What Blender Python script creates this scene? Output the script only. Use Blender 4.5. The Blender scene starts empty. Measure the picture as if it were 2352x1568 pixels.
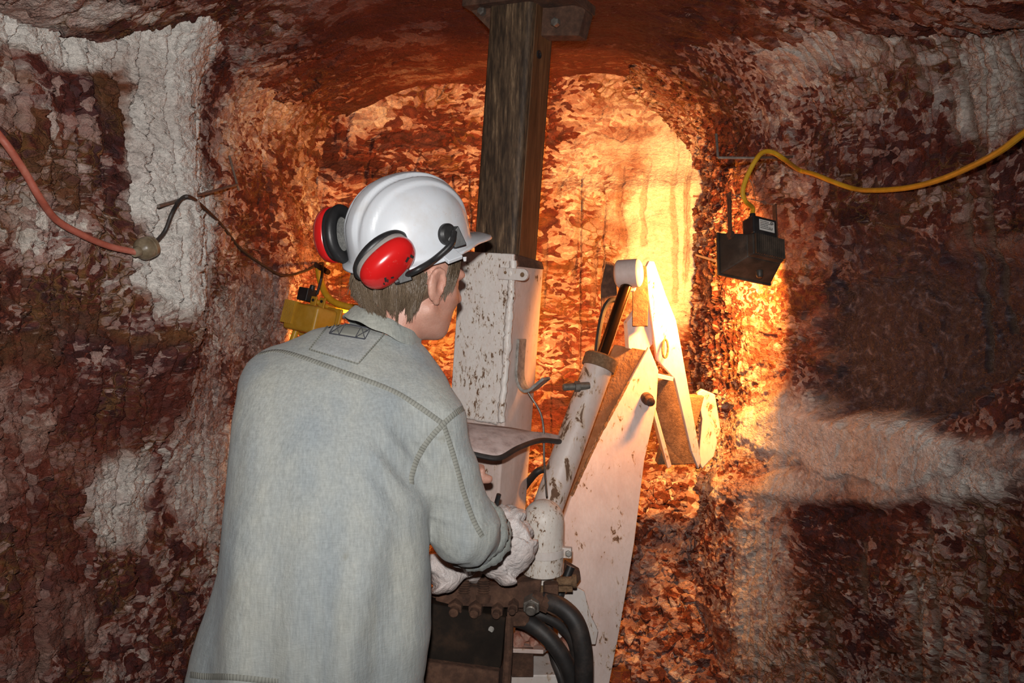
import bpy, bmesh, math, random
import numpy as np
from mathutils import Vector, Matrix, Euler
from mathutils.bvhtree import BVHTree

S = bpy.context.scene
COL = S.collection
random.seed(7)
RNG = np.random.default_rng(7)

# ------------------------------------------------------------------ camera, light, exposure
F_PX = 1850.0
PITCH = math.radians(4.1)
CAM = Vector((0.0, 0.0, 1.55))
cd = bpy.data.cameras.new('camera'); cam = bpy.data.objects.new('camera', cd); COL.objects.link(cam)
cam.location = CAM; cam.rotation_euler = (math.pi / 2 - PITCH, 0, 0)
cd.sensor_width = 36.0; cd.lens = F_PX / 2352 * 36.0; cd.clip_start = 0.02
S.camera = cam

w = bpy.data.worlds.new('world'); S.world = w; w.use_nodes = True
w.node_tree.nodes['Background'].inputs[0].default_value = (0.012, 0.009, 0.008, 1)
w.node_tree.nodes['Background'].inputs[1].default_value = 1.0
S.view_settings.view_transform = 'Standard'; S.view_settings.look = 'None'
S.view_settings.gamma = 1.0; S.view_settings.use_curve_mapping = False
S.view_settings.exposure = 0.0
S.cycles.max_bounces = 3; S.cycles.diffuse_bounces = 2; S.cycles.glossy_bounces = 2; S.cycles.transmission_bounces = 2
S.cycles.use_adaptive_sampling = True; S.cycles.adaptive_threshold = 0.04
S.cycles.sample_clamp_indirect = 6.0
S.cycles.use_denoising = True

def aim(o, to):
    o.rotation_euler = (Vector(to) - o.location).to_track_quat('-Z', 'Y').to_euler()

fl = bpy.data.lights.new('camera_flash', 'SPOT'); fo = bpy.data.objects.new('camera_flash', fl); COL.objects.link(fo)
fo.location = (-0.015, 0.0, 1.66); fl.energy = 152; fl.color = (1.0, 0.97, 0.94)
fl.shadow_soft_size = 0.018; fl.spot_size = math.radians(104); fl.spot_blend = 1.0
aim(fo, (-0.22, 2.0, 1.56))

LAMP_POS = Vector((0.724, 2.44, 1.636)); LAMP_AIM = Vector((0.22, 3.6, 1.24))
hl = bpy.data.lights.new('halogen_light', 'AREA'); ho = bpy.data.objects.new('halogen_light', hl); COL.objects.link(ho)
hl.shape = 'RECTANGLE'; hl.size = 0.13; hl.size_y = 0.07; hl.energy = 64; hl.spread = math.radians(144); hl.color = (1.0, 0.365, 0.07)
ld = (LAMP_AIM - LAMP_POS).normalized()
ho.location = LAMP_POS + ld * 0.062; aim(ho, LAMP_AIM)

WORK_POS = Vector((-0.735, 2.93, 1.42)); WORK_AIM = Vector((-0.2, 3.7, 1.2))
yl = bpy.data.lights.new('work_light', 'AREA'); yo = bpy.data.objects.new('work_light', yl); COL.objects.link(yo)
yl.shape = 'RECTANGLE'; yl.size = 0.13; yl.size_y = 0.08; yl.energy = 20; yl.color = (1.0, 0.39, 0.085)
wd = (WORK_AIM - WORK_POS).normalized()
yo.location = WORK_POS + wd * 0.07; aim(yo, WORK_AIM)

# ------------------------------------------------------------------ helpers
_fw = Vector((0, math.cos(PITCH), -math.sin(PITCH))); _up = Vector((0, math.sin(PITCH), math.cos(PITCH)))
def P(px, py, Y):
    """point of the place seen at photo position px,py whose world y is Y"""
    d = _fw + Vector((1, 0, 0)) * ((px - 1176) / F_PX) - _up * ((py - 784) / F_PX)
    return CAM + d * (Y / d.y)

def link(o, parent=None):
    COL.objects.link(o)
    if parent is not None:
        o.parent = parent
        bpy.context.view_layer.update
    return o

def tag(o, label=None, cat=None, group=None, kind=None):
    if label: o['label'] = label
    if cat: o['category'] = cat
    if group: o['group'] = group
    if kind: o['kind'] = kind
    return o

def origin_of(o):
    v = Vector((0, 0, 0))
    while o is not None:
        v += o.location; o = o.parent
    return v

def empty(name, loc):
    o = bpy.data.objects.new(name, None); o.location = loc; o.empty_display_size = 0.05
    COL.objects.link(o); return o

class MB:
    """collects shapes given in world coordinates and links them as one mesh"""
    def __init__(s): s.v = []; s.f = []
    def add(s, vs, fs):
        n = len(s.v); s.v += [Vector(v) for v in vs]; s.f += [tuple(i + n for i in f) for f in fs]; return s
    def box(s, c, ax, ay, az):
        c = Vector(c); ax = Vector(ax); ay = Vector(ay); az = Vector(az); vs = []
        for k in (-1, 1):
            for j in (-1, 1):
                for i in (-1, 1): vs.append(c + ax * i + ay * j + az * k)
        fs = [(0, 2, 3, 1), (4, 5, 7, 6), (0, 1, 5, 4), (2, 6, 7, 3), (0, 4, 6, 2), (1, 3, 7, 5)]
        if ax.cross(ay).dot(az) < 0: fs = [f[::-1] for f in fs]
        return s.add(vs, fs)
    def prism(s, pts, ext):
        pts = [Vector(p) for p in pts]; ext = Vector(ext); n = len(pts)
        nor = Vector((0, 0, 0))
        for i in range(n): nor += pts[i].cross(pts[(i + 1) % n])
        if nor.dot(ext) > 0: pts = pts[::-1]
        vs = pts + [p + ext for p in pts]
        fs = [tuple(range(n)), tuple(range(2 * n - 1, n - 1, -1))]
        fs += [((i + 1) % n, i, i + n, (i + 1) % n + n) for i in range(n)]
        return s.add(vs, fs)
    def tube(s, pts, r, seg=12, cap=True, flat=None):
        pts = [Vector(p) for p in pts]; n = len(pts)
        rs = r if isinstance(r, (list, tuple)) else [r] * n
        t = (pts[1] - pts[0]).normalized()
        a = Vector((0, 0, 1)) if abs(t.z) < .9 else Vector((1, 0, 0))
        if flat is not None: a = Vector(flat[0])
        u = (a - t * a.dot(t)).normalized(); vs = []
        for i, p in enumerate(pts):
            if i == 0: t = (pts[1] - pts[0])
            elif i == n - 1: t = (pts[-1] - pts[-2])
            else: t = (pts[i + 1] - pts[i - 1])
            t.normalize(); u = (u - t * u.dot(t)).normalized(); v = t.cross(u)
            k = flat[1] if flat is not None else 1.0
            for j in range(seg):
                an = 2 * math.pi * j / seg
                vs.append(p + (u * math.cos(an) * k + v * math.sin(an)) * rs[i])
        fs = []
        for i in range(n - 1):
            for j in range(seg):
                k = (j + 1) % seg
                fs.append((i * seg + j, i * seg + k, (i + 1) * seg + k, (i + 1) * seg + j))
        if cap:
            fs.append(tuple(range(seg - 1, -1, -1))); fs.append(tuple((n - 1) * seg + j for j in range(seg)))
        return s.add(vs, fs)
    def lathe(s, p, q, prof, seg=32, cap=True):
        """prof: list of (t, r), t in metres from p towards q"""
        p = Vector(p); d = (Vector(q) - p).normalized()
        a = Vector((0, 0, 1)) if abs(d.z) < .9 else Vector((1, 0, 0))
        u = (a - d * a.dot(d)).normalized(); v = d.cross(u); vs = []
        for t, r in prof:
            for j in range(seg):
                an = 2 * math.pi * j / seg
                vs.append(p + d * t + (u * math.cos(an) + v * math.sin(an)) * max(r, 1e-5))
        fs = []; n = len(prof)
        for i in range(n - 1):
            for j in range(seg):
                k = (j + 1) % seg
                fs.append((i * seg + j, i * seg + k, (i + 1) * seg + k, (i + 1) * seg + j))
        if cap:
            fs.append(tuple(range(seg - 1, -1, -1))); fs.append(tuple((n - 1) * seg + j for j in range(seg)))
        return s.add(vs, fs)
    def build(s, name, mat, parent=None, bevel=0.0, smooth=True, angle=35, loc=None, seg=2):
        me = bpy.data.meshes.new(name)
        if parent is not None: og = origin_of(parent)
        elif loc is not None: og = Vector(loc)
        else:
            lo = [min(v[i] for v in s.v) for i in range(3)]; hi = [max(v[i] for v in s.v) for i in range(3)]
            og = Vector(((lo[0] + hi[0]) / 2, (lo[1] + hi[1]) / 2, lo[2]))
        me.from_pydata([v - og for v in s.v], [], s.f); me.update()
        me.materials.append(mat)
        if smooth:
            me.shade_smooth(); me.set_sharp_from_angle(angle=math.radians(angle))
        o = bpy.data.objects.new(name, me)
        if parent is None: o.location = og
        COL.objects.link(o)
        if parent is not None: o.parent = parent
        if bevel > 0:
            m = o.modifiers.new('bevel', 'BEVEL'); m.width = bevel; m.segments = seg; m.limit_method = 'ANGLE'; m.angle_limit = math.radians(40)
            m.harden_normals = True
        return o

def catmull(pts, n=8):
    pts = [Vector(p) for p in pts]; out = []
    q = [pts[0] * 2 - pts[1]] + pts + [pts[-1] * 2 - pts[-2]]
    for i in range(1, len(q) - 2):
        a, b, c, d = q[i - 1], q[i], q[i + 1], q[i + 2]
        for k in range(n):
            t = k / n
            out.append(0.5 * ((2 * b) + (c - a) * t + (2 * a - 5 * b + 4 * c - d) * t * t + (3 * b - a - 3 * c + d) * t ** 3))
    out.append(pts[-1]); return out

def frame(z, x=(1, 0, 0)):
    z = Vector(z).normalized(); x = Vector(x); x = (x - z * x.dot(z)).normalized(); return x, z.cross(x), z

# ---- numpy noise
def _h(ix, iy, seed):
    n = (ix.astype(np.int64) * 374761393 + iy.astype(np.int64) * 668265263 + seed * 2147483647 + 1013904223) & 0xFFFFFFFF
    n = ((n ^ (n >> 13)) * 1274126177) & 0xFFFFFFFF
    n = ((n ^ (n >> 16)) * 2246822519) & 0xFFFFFFFF
    return ((n ^ (n >> 15)) & 0xFFFFFF) / float(0x1000000)
def vn(u, v, seed=0):
    iu = np.floor(u); iv = np.floor(v); fu = u - iu; fv = v - iv
    fu = fu * fu * fu * (fu * (fu * 6 - 15) + 10); fv = fv * fv * fv * (fv * (fv * 6 - 15) + 10)
    a = _h(iu, iv, seed); b = _h(iu + 1, iv, seed); c = _h(iu, iv + 1, seed); d = _h(iu + 1, iv + 1, seed)
    return (a + (b - a) * fu + (c - a) * fv + (a - b - c + d) * fu * fv) * 2 - 1
def fbm(u, v, seed=0, o=4):
    r = 0; a = 1.0; t = 0
    for i in range(o):
        r = r + a * vn(u * 2 ** i, v * 2 ** i, seed + i * 17); t += a; a *= .5
    return r / t
def voro(u, v, seed=0):
    """F1 cell: hashes a,b,c, offset from centre du,dv, F1, F2"""
    iu = np.floor(u); iv = np.floor(v)
    f1 = np.full(u.shape, 9.0); f2 = np.full(u.shape, 9.0)
    bx = np.zeros_like(u); by = np.zeros_like(u); du = np.zeros_like(u); dv = np.zeros_like(u)
    for i in (-1, 0, 1):
        for j in (-1, 0, 1):
            cx = iu + i; cy = iv + j
            px = cx + _h(cx, cy, seed); py = cy + _h(cx, cy, seed + 5)
            d = np.hypot(u - px, v - py); m = d < f1
            f2 = np.where(m, f1, np.minimum(f2, d))
            bx = np.where(m, cx, bx); by = np.where(m, cy, by); du = np.where(m, u - px, du); dv = np.where(m, v - py, dv)
            f1 = np.where(m, d, f1)
    return _h(bx, by, seed + 11), _h(bx, by, seed + 23), _h(bx, by, seed + 37), du, dv, f1, f2
def sst(a, b, x):
    t = np.clip((x - a) / (b - a), 0, 1); return t * t * (3 - 2 * t)

# ---- node helpers
class NT:
    def __init__(s, name):
        s.m = bpy.data.materials.new(name); s.m.use_nodes = True; s.t = s.m.node_tree; s.t.nodes.clear()
        s.out = s.n('ShaderNodeOutputMaterial'); s.b = s.n('ShaderNodeBsdfPrincipled')
        s.t.links.new(s.b.outputs[0], s.out.inputs[0])
    def n(s, t, **k):
        x = s.t.nodes.new(t)
        for a, b in k.items(): setattr(x, a, b)
        return x
    def set(s, sock, v):
        if hasattr(v, 'links') or isinstance(v, bpy.types.NodeSocket): s.t.links.new(v, sock)
        elif isinstance(v, (tuple, list)) and len(v) == 3 and sock.type == 'RGBA': sock.default_value = (*v, 1)
        else: sock.default_value = v
    def pos(s, scale=(1, 1, 1), obj=True):
        c = s.n('ShaderNodeTexCoord') if obj else s.n('ShaderNodeNewGeometry')
        o = c.outputs['Object'] if obj else c.outputs['Position']
        m = s.n('ShaderNodeMapping'); s.t.links.new(o, m.inputs[0]); m.inputs['Scale'].default_value = scale
        return m.outputs[0]
    def noise(s, vec, scale, detail=4, rough=.55, dist=0.0, color=False):
        x = s.n('ShaderNodeTexNoise'); s.set(x.inputs['Vector'], vec); x.inputs['Scale'].default_value = scale
        x.inputs['Detail'].default_value = detail; x.inputs['Roughness'].default_value = rough; x.inputs['Distortion'].default_value = dist
        return x.outputs['Color'] if color else x.outputs['Fac']
    def voro(s, vec, scale, feature='F1', metric='EUCLIDEAN', rnd=1.0):
        x = s.n('ShaderNodeTexVoronoi', feature=feature); s.set(x.inputs['Vector'], vec); x.inputs['Scale'].default_value = scale
        if 'Randomness' in x.inputs: x.inputs['Randomness'].default_value = rnd
        return x
    def ramp(s, fac, stops, interp='LINEAR'):
        x = s.n('ShaderNodeValToRGB'); s.set(x.inputs[0], fac); x.color_ramp.interpolation = interp
        e = x.color_ramp.elements
        while len(e) < len(stops): e.new(0.5)
        for i, (p, c) in enumerate(stops):
            e[i].position = p
            e[i].color = (c, c, c, 1) if isinstance(c, (int, float)) else (*c, 1)
        return x.outputs[0]
    def math(s, op, a, b=0.0, clamp=False):
        x = s.n('ShaderNodeMath', operation=op); x.use_clamp = clamp; s.set(x.inputs[0], a); s.set(x.inputs[1], b); return x.outputs[0]
    def mix(s, fac, a, b, mode='MIX'):
        x = s.n('ShaderNodeMix', data_type='RGBA', blend_type=mode)
        s.set(x.inputs[0], fac); s.set(x.inputs[6], a); s.set(x.inputs[7], b); return x.outputs[2]
    def vadd(s, a, b, op='ADD'):
        x = s.n('ShaderNodeVectorMath', operation=op); s.set(x.inputs[0], a); s.set(x.inputs[1], b); return x.outputs[0]
    def vscale(s, a, k):
        x = s.n('ShaderNodeVectorMath', operation='SCALE'); s.set(x.inputs[0], a); s.set(x.inputs[3], k); return x.outputs[0]
    def sepr(s, c):
        x = s.n('ShaderNodeSeparateColor'); s.set(x.inputs[0], c); return x.outputs
    def attr(s, name, vec=False):
        x = s.n('ShaderNodeAttribute'); x.attribute_name = name; return x.outputs['Vector' if vec else 'Fac']
    def bump(s, h, dist, strength=1.0, normal=None):
        x = s.n('ShaderNodeBump'); s.set(x.inputs['Height'], h); x.inputs['Distance'].default_value = dist; x.inputs['Strength'].default_value = strength
        if normal is not None: s.set(x.inputs['Normal'], normal)
        return x.outputs[0]
    def fin(s, color=None, rough=None, metal=None, normal=None, **k):
        if color is not None: s.set(s.b.inputs['Base Color'], color)
        if rough is not None: s.set(s.b.inputs['Roughness'], rough)
        if metal is not None: s.set(s.b.inputs['Metallic'], metal)
        if normal is not None: s.set(s.b.inputs['Normal'], normal)
        for a, b in k.items(): s.set(s.b.inputs[a.replace('_', ' ')], b)
        return s.m

# ------------------------------------------------------------------ rock
def rock_material(name, aniso=(1.0, 1.0, 1.5), chip=20.0):
    """slow variation (bands, warp, films) sits on the mesh as attributes; chips, grain and cracks are made here"""
    n = NT(name)
    p = n.pos(aniso, obj=False)
    q = n.vadd(p, n.attr('warp', True))
    v1 = n.voro(q, chip); v2 = n.voro(q, chip * 2.4); v3 = n.voro(n.vadd(q, (3.1, 1.7, 9.2)), chip * .42)
    a = n.sepr(v1.outputs['Color']); b = n.sepr(v2.outputs['Color']); c = n.sepr(v3.outputs['Color'])
    pale = n.attr('pale'); smooth = n.attr('plain'); purple = n.attr('purple'); vmx = n.attr('finer')
    sel = n.math('ADD', n.math('MULTIPLY', a[0], n.math('SUBTRACT', .58, n.math('MULTIPLY', vmx, .44))), n.math('MULTIPLY', b[0], n.math('ADD', .16, n.math('MULTIPLY', vmx, .44))))
    sel = n.math('ADD', sel, n.math('MULTIPLY', c[0], .26))
    sel = n.math('ADD', sel, n.attr('drift'))
    sel = n.math('ADD', sel, n.math('SUBTRACT', pale, .42), clamp=True)
    red = n.ramp(sel, [(0.0, (.040, .008, .006)), (.26, (.070, .011, .007)), (.42, (.115, .020, .011)), (.50, (.19, .050, .030)),
                       (.545, (.33, .185, .155)), (.74, (.41, .275, .235)), (.86, (.54, .43, .38)), (1.0, (.66, .59, .52))])
    tint = n.mix(n.math('MULTIPLY', n.ramp(a[1], [(.45, 0.0), (.8, 1.0)]), .5), red, (.105, .048, .054))
    tint = n.mix(n.math('MULTIPLY', pale, .9, True), tint, red)
    stk = n.ramp(n.noise(n.vadd(n.pos((6, 6, 44), obj=False), n.vscale(n.attr('warp', True), 22)), 2.2, 4, .66), [(.60, 0.0), (.66, .75)])
    tint = n.mix(n.math('MULTIPLY', stk, n.attr('streaky')), tint, (.47, .34, .29))
    # ochre films along cracks and on some chips
    edge = n.voro(q, chip, 'DISTANCE_TO_EDGE').outputs['Distance']
    em = n.math('MULTIPLY', n.ramp(edge, [(.0, 1.0), (.16, 0.0)]), n.attr('film'))
    tint = n.mix(n.math('MULTIPLY', n.math('MAXIMUM', em, n.attr('ochre')), .75), tint, (.20, .088, .022))
    mid = n.noise(q, 34, 4, .64); fine = n.noise(p, 120, 3, .7)
    # purple-black smooth ironstone
    pc = n.ramp(mid, [(.3, (.020, .010, .016)), (.5, (.034, .019, .029)), (.58, (.062, .050, .066)), (.72, (.19, .18, .21))])
    tint = n.mix(purple, tint, pc)
    # plain (chip-free) stretches take one colour by paleness
    pl = n.ramp(n.math('ADD', n.math('MULTIPLY', pale, .8), n.attr('cloud')),
                [(.25, (.085, .012, .006)), (.48, (.15, .030, .015)), (.62, (.36, .22, .175)), (.74, (.54, .45, .40)), (.95, (.82, .77, .71))])
    tint = n.mix(n.math('MULTIPLY', smooth, .86), tint, pl)
    tint = n.mix(.55, tint, n.ramp(fine, [(.25, .5), (.5, .95), (.75, 1.35)]), 'MULTIPLY')
    tint = n.mix(.6, tint, n.ramp(mid, [(.3, .55), (.5, 1.0), (.7, 1.3)]), 'MULTIPLY')
    tint = n.mix(n.math('MULTIPLY', n.attr('groove'), .75), tint, (.17, .10, .062))
    # relief
    hh = n.math('ADD', n.math('MULTIPLY', v1.outputs['Distance'], .0025), n.math('MULTIPLY', a[1], .015))
    hh = n.math('ADD', hh, n.math('ADD', n.math('MULTIPLY', b[1], .0063), n.math('MULTIPLY', v2.outputs['Distance'], .0015)))
    hh = n.math('ADD', hh, n.math('MULTIPLY', n.ramp(edge, [(0.0, 0.0), (.05, 1.0)]), n.math('MULTIPLY', n.attr('film'), .004)))
    hh = n.math('MULTIPLY', hh, n.math('SUBTRACT', 1.0, n.math('MULTIPLY', n.math('MAXIMUM', smooth, purple), .72)))
    hh = n.math('ADD', hh, n.math('MULTIPLY', n.noise(n.pos((1, 1, 1.9), obj=False), 52, 4, .72), n.math('ADD', .018, n.math('MULTIPLY', purple, .016))))
    nor = n.bump(hh, 1.0, .9)
    rg = n.math('SUBTRACT', n.ramp(fine, [(.3, .58), (.7, .9)]), n.math('MULTIPLY', purple, .32))
    return n.fin(tint, rg, 0.0, nor, Specular_IOR_Level=n.math('ADD', .36, n.math('MULTIPLY', purple, .5)))

def bake(u, v, at, seed):
    """slow noise fields of the rock, laid over its surface"""
    f = lambda sc, k, o=4, e=1.3: fbm(u * sc, v * sc * e, seed * 31 + k, o)
    w = [.055 * f(7, 60 + 3 * i, 3) + .007 * f(44, 61 + 3 * i, 2) for i in range(3)]
    w[1] = w[1] * 1.0; at['warp'] = np.stack(w, -1)
    at['drift'] = .52 * f(2.6, 70, 4)
    at['finer'] = sst(-.15, .2, f(3.0, 71, 3))
    at['cloud'] = .175 + .17 * f(7, 72, 4)
    at['streaky'] = sst(-.2, .3, f(3.6, 73, 3)); at['film'] = sst(.0, .35, f(5.5, 74, 4)) * (1 - .85 * at['plain'])
    at['plain'] = np.maximum(at['plain'], .75 * sst(.20, .34, f(2.5, 75, 4)) * (1 - at['purple']))
    at['ochre'] = np.clip(at['ochre'], 0, 1) * sst(-.12, .25, f(10, 76, 5))
    return at

M_ROCK = rock_material('banded_red_rock', (1.0, 1.0, 1.45), 25.0)
M_BACK = rock_material('banded_red_rock_face', (1.0, 1.0, 1.9), 17.0)

def blob(px, py, cx, cy, rx, ry, soft=.35, wob=0.0, seed=3, rot=0.0):
    c, s_ = math.cos(rot), math.sin(rot)
    dx = (px - cx); dy = (py - cy)
    ex = (dx * c + dy * s_) / rx; ey = (-dx * s_ + dy * c) / ry
    d = np.hypot(ex, ey) + wob * fbm(px / 160, py / 160, seed, 5) + wob * .45 * fbm(px / 34, py / 34, seed + 9, 3)
    return 1 - sst(1 - soft, 1 + soft, d)

def strokes(px, py, lines, w, seed=1):
    m = np.zeros_like(px)
    wx = px + 5 * vn(py / 60, py * 0, seed) + 3 * vn(px / 14, py / 14, seed + 1)
    for ln in lines:
        for (x0, y0), (x1, y1) in zip(ln[:-1], ln[1:]):
            dx, dy = x1 - x0, y1 - y0; t = np.clip(((wx - x0) * dx + (py - y0) * dy) / (dx * dx + dy * dy), 0, 1)
            m = np.maximum(m, 1 - sst(.55, 1.2, np.hypot(wx - x0 - t * dx, py - y0 - t * dy) / w))
    return m

def grid_mesh(name, Pt, mat, attrs, thick=None):
    nu, nv = Pt.shape[:2]
    me = bpy.data.meshes.new(name)
    idx = np.arange(nu * nv).reshape(nu, nv)
    q = np.stack([idx[:-1, :-1], idx[1:, :-1], idx[1:, 1:], idx[:-1, 1:]], -1).reshape(-1, 4)
    me.vertices.add(nu * nv); me.vertices.foreach_set('co', Pt.reshape(-1).astype(np.float32))
    me.loops.add(q.size); me.loops.foreach_set('vertex_index', q.reshape(-1).astype(np.int32))
    me.polygons.add(len(q)); me.polygons.foreach_set('loop_start', np.arange(0, q.size, 4, dtype=np.int32))
    me.update(calc_edges=True)
    me.polygons.foreach_set('use_smooth', np.ones(len(q), bool))
    for k, a in attrs.items():
        if np.ndim(a) == 3:
            at = me.attributes.new(k, 'FLOAT_VECTOR', 'POINT'); at.data.foreach_set('vector', a.reshape(-1).astype(np.float32)); continue
        at = me.attributes.new(k, 'FLOAT', 'POINT'); at.data.foreach_set('value', np.broadcast_to(a, (nu, nv)).reshape(-1).astype(np.float32))
    me.materials.append(mat)
    o = bpy.data.objects.new(name, me); COL.objects.link(o); return o

def project(Pt):
    d = Pt - np.array(CAM)
    dep = d[..., 1] * math.cos(PITCH) - d[..., 2] * math.sin(PITCH); up = d[..., 1] * math.sin(PITCH) + d[..., 2] * math.cos(PITCH)
    dep = np.maximum(dep, .05)
    return 1176 + F_PX * d[..., 0] / dep, 784 - F_PX * up / dep

def chips(u, z, amp, seed, size):
    r = 0
    for k, (sz, am) in enumerate(((.085, 1.0), (.036, .55), (.017, .30))):
        sz *= size
        wu = u + .5 * sz * fbm(u / sz * .7, z / sz * .7, seed + k, 2); wz = z + .5 * sz * fbm(u / sz * .7, z / sz * .7, seed + 40 + k, 2)
        a, b, c, du, dv, f1, f2 = voro(wu / sz, wz / sz * 1.45, seed + 71 * k)
        r = r + am * ((a - .5) * .9 + (b - .5) * 2.0 * du + (c - .5) * 2.0 * dv)
    return r * amp

def grooves(u, z, seed, spacing, amp):
    """vertical tool marks: ledges with a thin crack, broken up along their height"""
    wu = u + .02 * fbm(u * 2.5, z * 2.2, seed, 3) + .008 * fbm(u * 14, z * 12, seed + 3, 3)
    t = wu / spacing; i = np.floor(t); f = t - i
    jit = _h(i, i * 0, seed) * .5
    on = sst(-.25, .25, vn(i * 7.3, z * 1.7 + _h(i, i * 0, seed + 2) * 9, seed + 4) + .15)
    crack = np.exp(-((f - .3 - jit) / .035) ** 2) * on
    ledge = (f - .5) * on
    return amp * ledge * .9 - amp * 1.6 * crack, crack
# plan of the heading: left wall, face and right wall run as one rock surface
def plan_curve(pts, step):
    c = catmull([(x, y, 0) for x, y in pts], 24)
    c = np.array([(p.x, p.y) for p in c]); L = np.r_[0, np.cumsum(np.hypot(*np.diff(c, axis=0).T))]
    n = int(L[-1] / step); t = np.linspace(0, L[-1], n)
    x = np.interp(t, L, c[:, 0]); y = np.interp(t, L, c[:, 1]); return np.stack([x, y], 1), t

def wall(name, pts, mat, step, seed, zmax, fn, lean=None):
    c, t = plan_curve(pts, step)
    tg = np.gradient(c, axis=0); tg /= np.linalg.norm(tg, axis=1)[:, None]
    nor = np.stack([tg[:, 1], -tg[:, 0]], 1)                 # into the heading
    z = np.arange(-.06, zmax, step); U, Z = np.meshgrid(t, z, indexing='ij')
    base = np.stack([c[:, None, 0] + 0 * Z, c[:, None, 1] + 0 * Z, Z], -1)
    px, py = project(base)
    d, attrs = fn(U, Z, px, py, base); bake(U, Z, attrs, seed)
    Pt = base.copy(); Pt[..., 0] += nor[:, None, 0] * d; Pt[..., 1] += nor[:, None, 1] * d
    o = grid_mesh(name, Pt, mat, attrs); tag(o, kind='structure'); return o, Pt

def left_fn(U, Z, px, py, B):
    low = .045 * fbm(U * 1.6, Z * 1.3, 5, 3)
    white = np.maximum(blob(px, py, 365, 330, 105, 420, .16, .30, 3, -.04), blob(px, py, 250, -10, 330, 110, .2, .25, 4, .2))
    white = np.maximum(white, blob(px, py, 60, 40, 250, 80, .2, .3, 6, .35))
    mid = np.maximum(.85 * blob(px, py, 300, 1160, 75, 130, .3, .4, 8), .6 * blob(px, py, 470, 1010, 80, 190, .4, .4, 9))
    mid = np.maximum(mid, .55 * blob(px, py, 590, 740, 90, 130, .4, .4, 10))
    mid = np.maximum(mid, .3 * blob(px, py, 600, 240, 90, 110, .4, .5, 12))
    dark = np.maximum(blob(px, py, 150, 290, 165, 210, .25, .5, 14, .7), blob(px, py, 250, 880, 180, 130, .4, .5, 15))
    dark = np.maximum(dark, .8 * blob(px, py, 130, 1190, 60, 60, .4, .5, 16)) 
    och = np.maximum(blob(px, py, 150, 290, 190, 240, .3, .5, 14, .7) * .55, .8 * blob(px, py, 350, 720, 200, 60, .5, .5, 18))
    och = np.maximum(och, .4 * blob(px, py, 30, 600, 110, 500, .4, .6, 19)); och = np.maximum(och, .5 * blob(px, py, 760, 330, 80, 200, .4, .6, 21))
    pale = .425 + .03 * sst(1.0, .5, Z) + .12 * fbm(U * 3, Z * 3, 22, 4) + .55 * np.maximum(white, mid) - .22 * dark * (1 - white)
    plain = np.clip(white * .95 + mid * .7, 0, 1)
    g, crack = grooves(U, Z, 31, .145, .020); g2, crack2 = grooves(U, Z, 37, .047, .006); g2 = g2 * (1 - .9 * plain); crack2 = crack2 * (1 - .9 * plain)
    ca = .013 * (1 - .15 * plain)
    ridge = .09 * np.exp(-((U - U.max() * .0 - 2.02) / .16) ** 2) * sst(.9, 1.5, Z)     # upright rib below the pale band
    LL = [[(42, 20), (38, 90), (35, 290)], [(140, 0), (166, 120), (168, 330)], [(285, 130), (270, 260), (300, 330)], [(290, 380), (302, 480), (300, 640), (306, 760)], [(215, 540), (212, 760)],
          [(440, 150), (425, 220), (448, 330), (415, 430), (420, 560), (418, 700)], [(240, 930), (232, 1030), (205, 1200), (220, 1330)], [(370, 960), (375, 1080), (340, 1330), (330, 1420)], [(130, 900), (120, 1200), (80, 1560)], [(80, 560), (60, 820)], [(560, 60), (575, 200)]]
    sk = strokes(px, py, LL, 6, 97)
    d = low + g + g2 + chips(U, Z, 1.0, 41, 1.0) * ca + ridge - .030 * sk
    d = d + .30 * sst(2.02, 2.62, Z) ** 1.3 * sst(1.4, 2.6, B[..., 1])
    return d, dict(pale=pale, plain=plain, purple=0 * U, ochre=och, groove=np.clip(crack2 * .45, 0, 1) * (1 - plain * .6))

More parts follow.
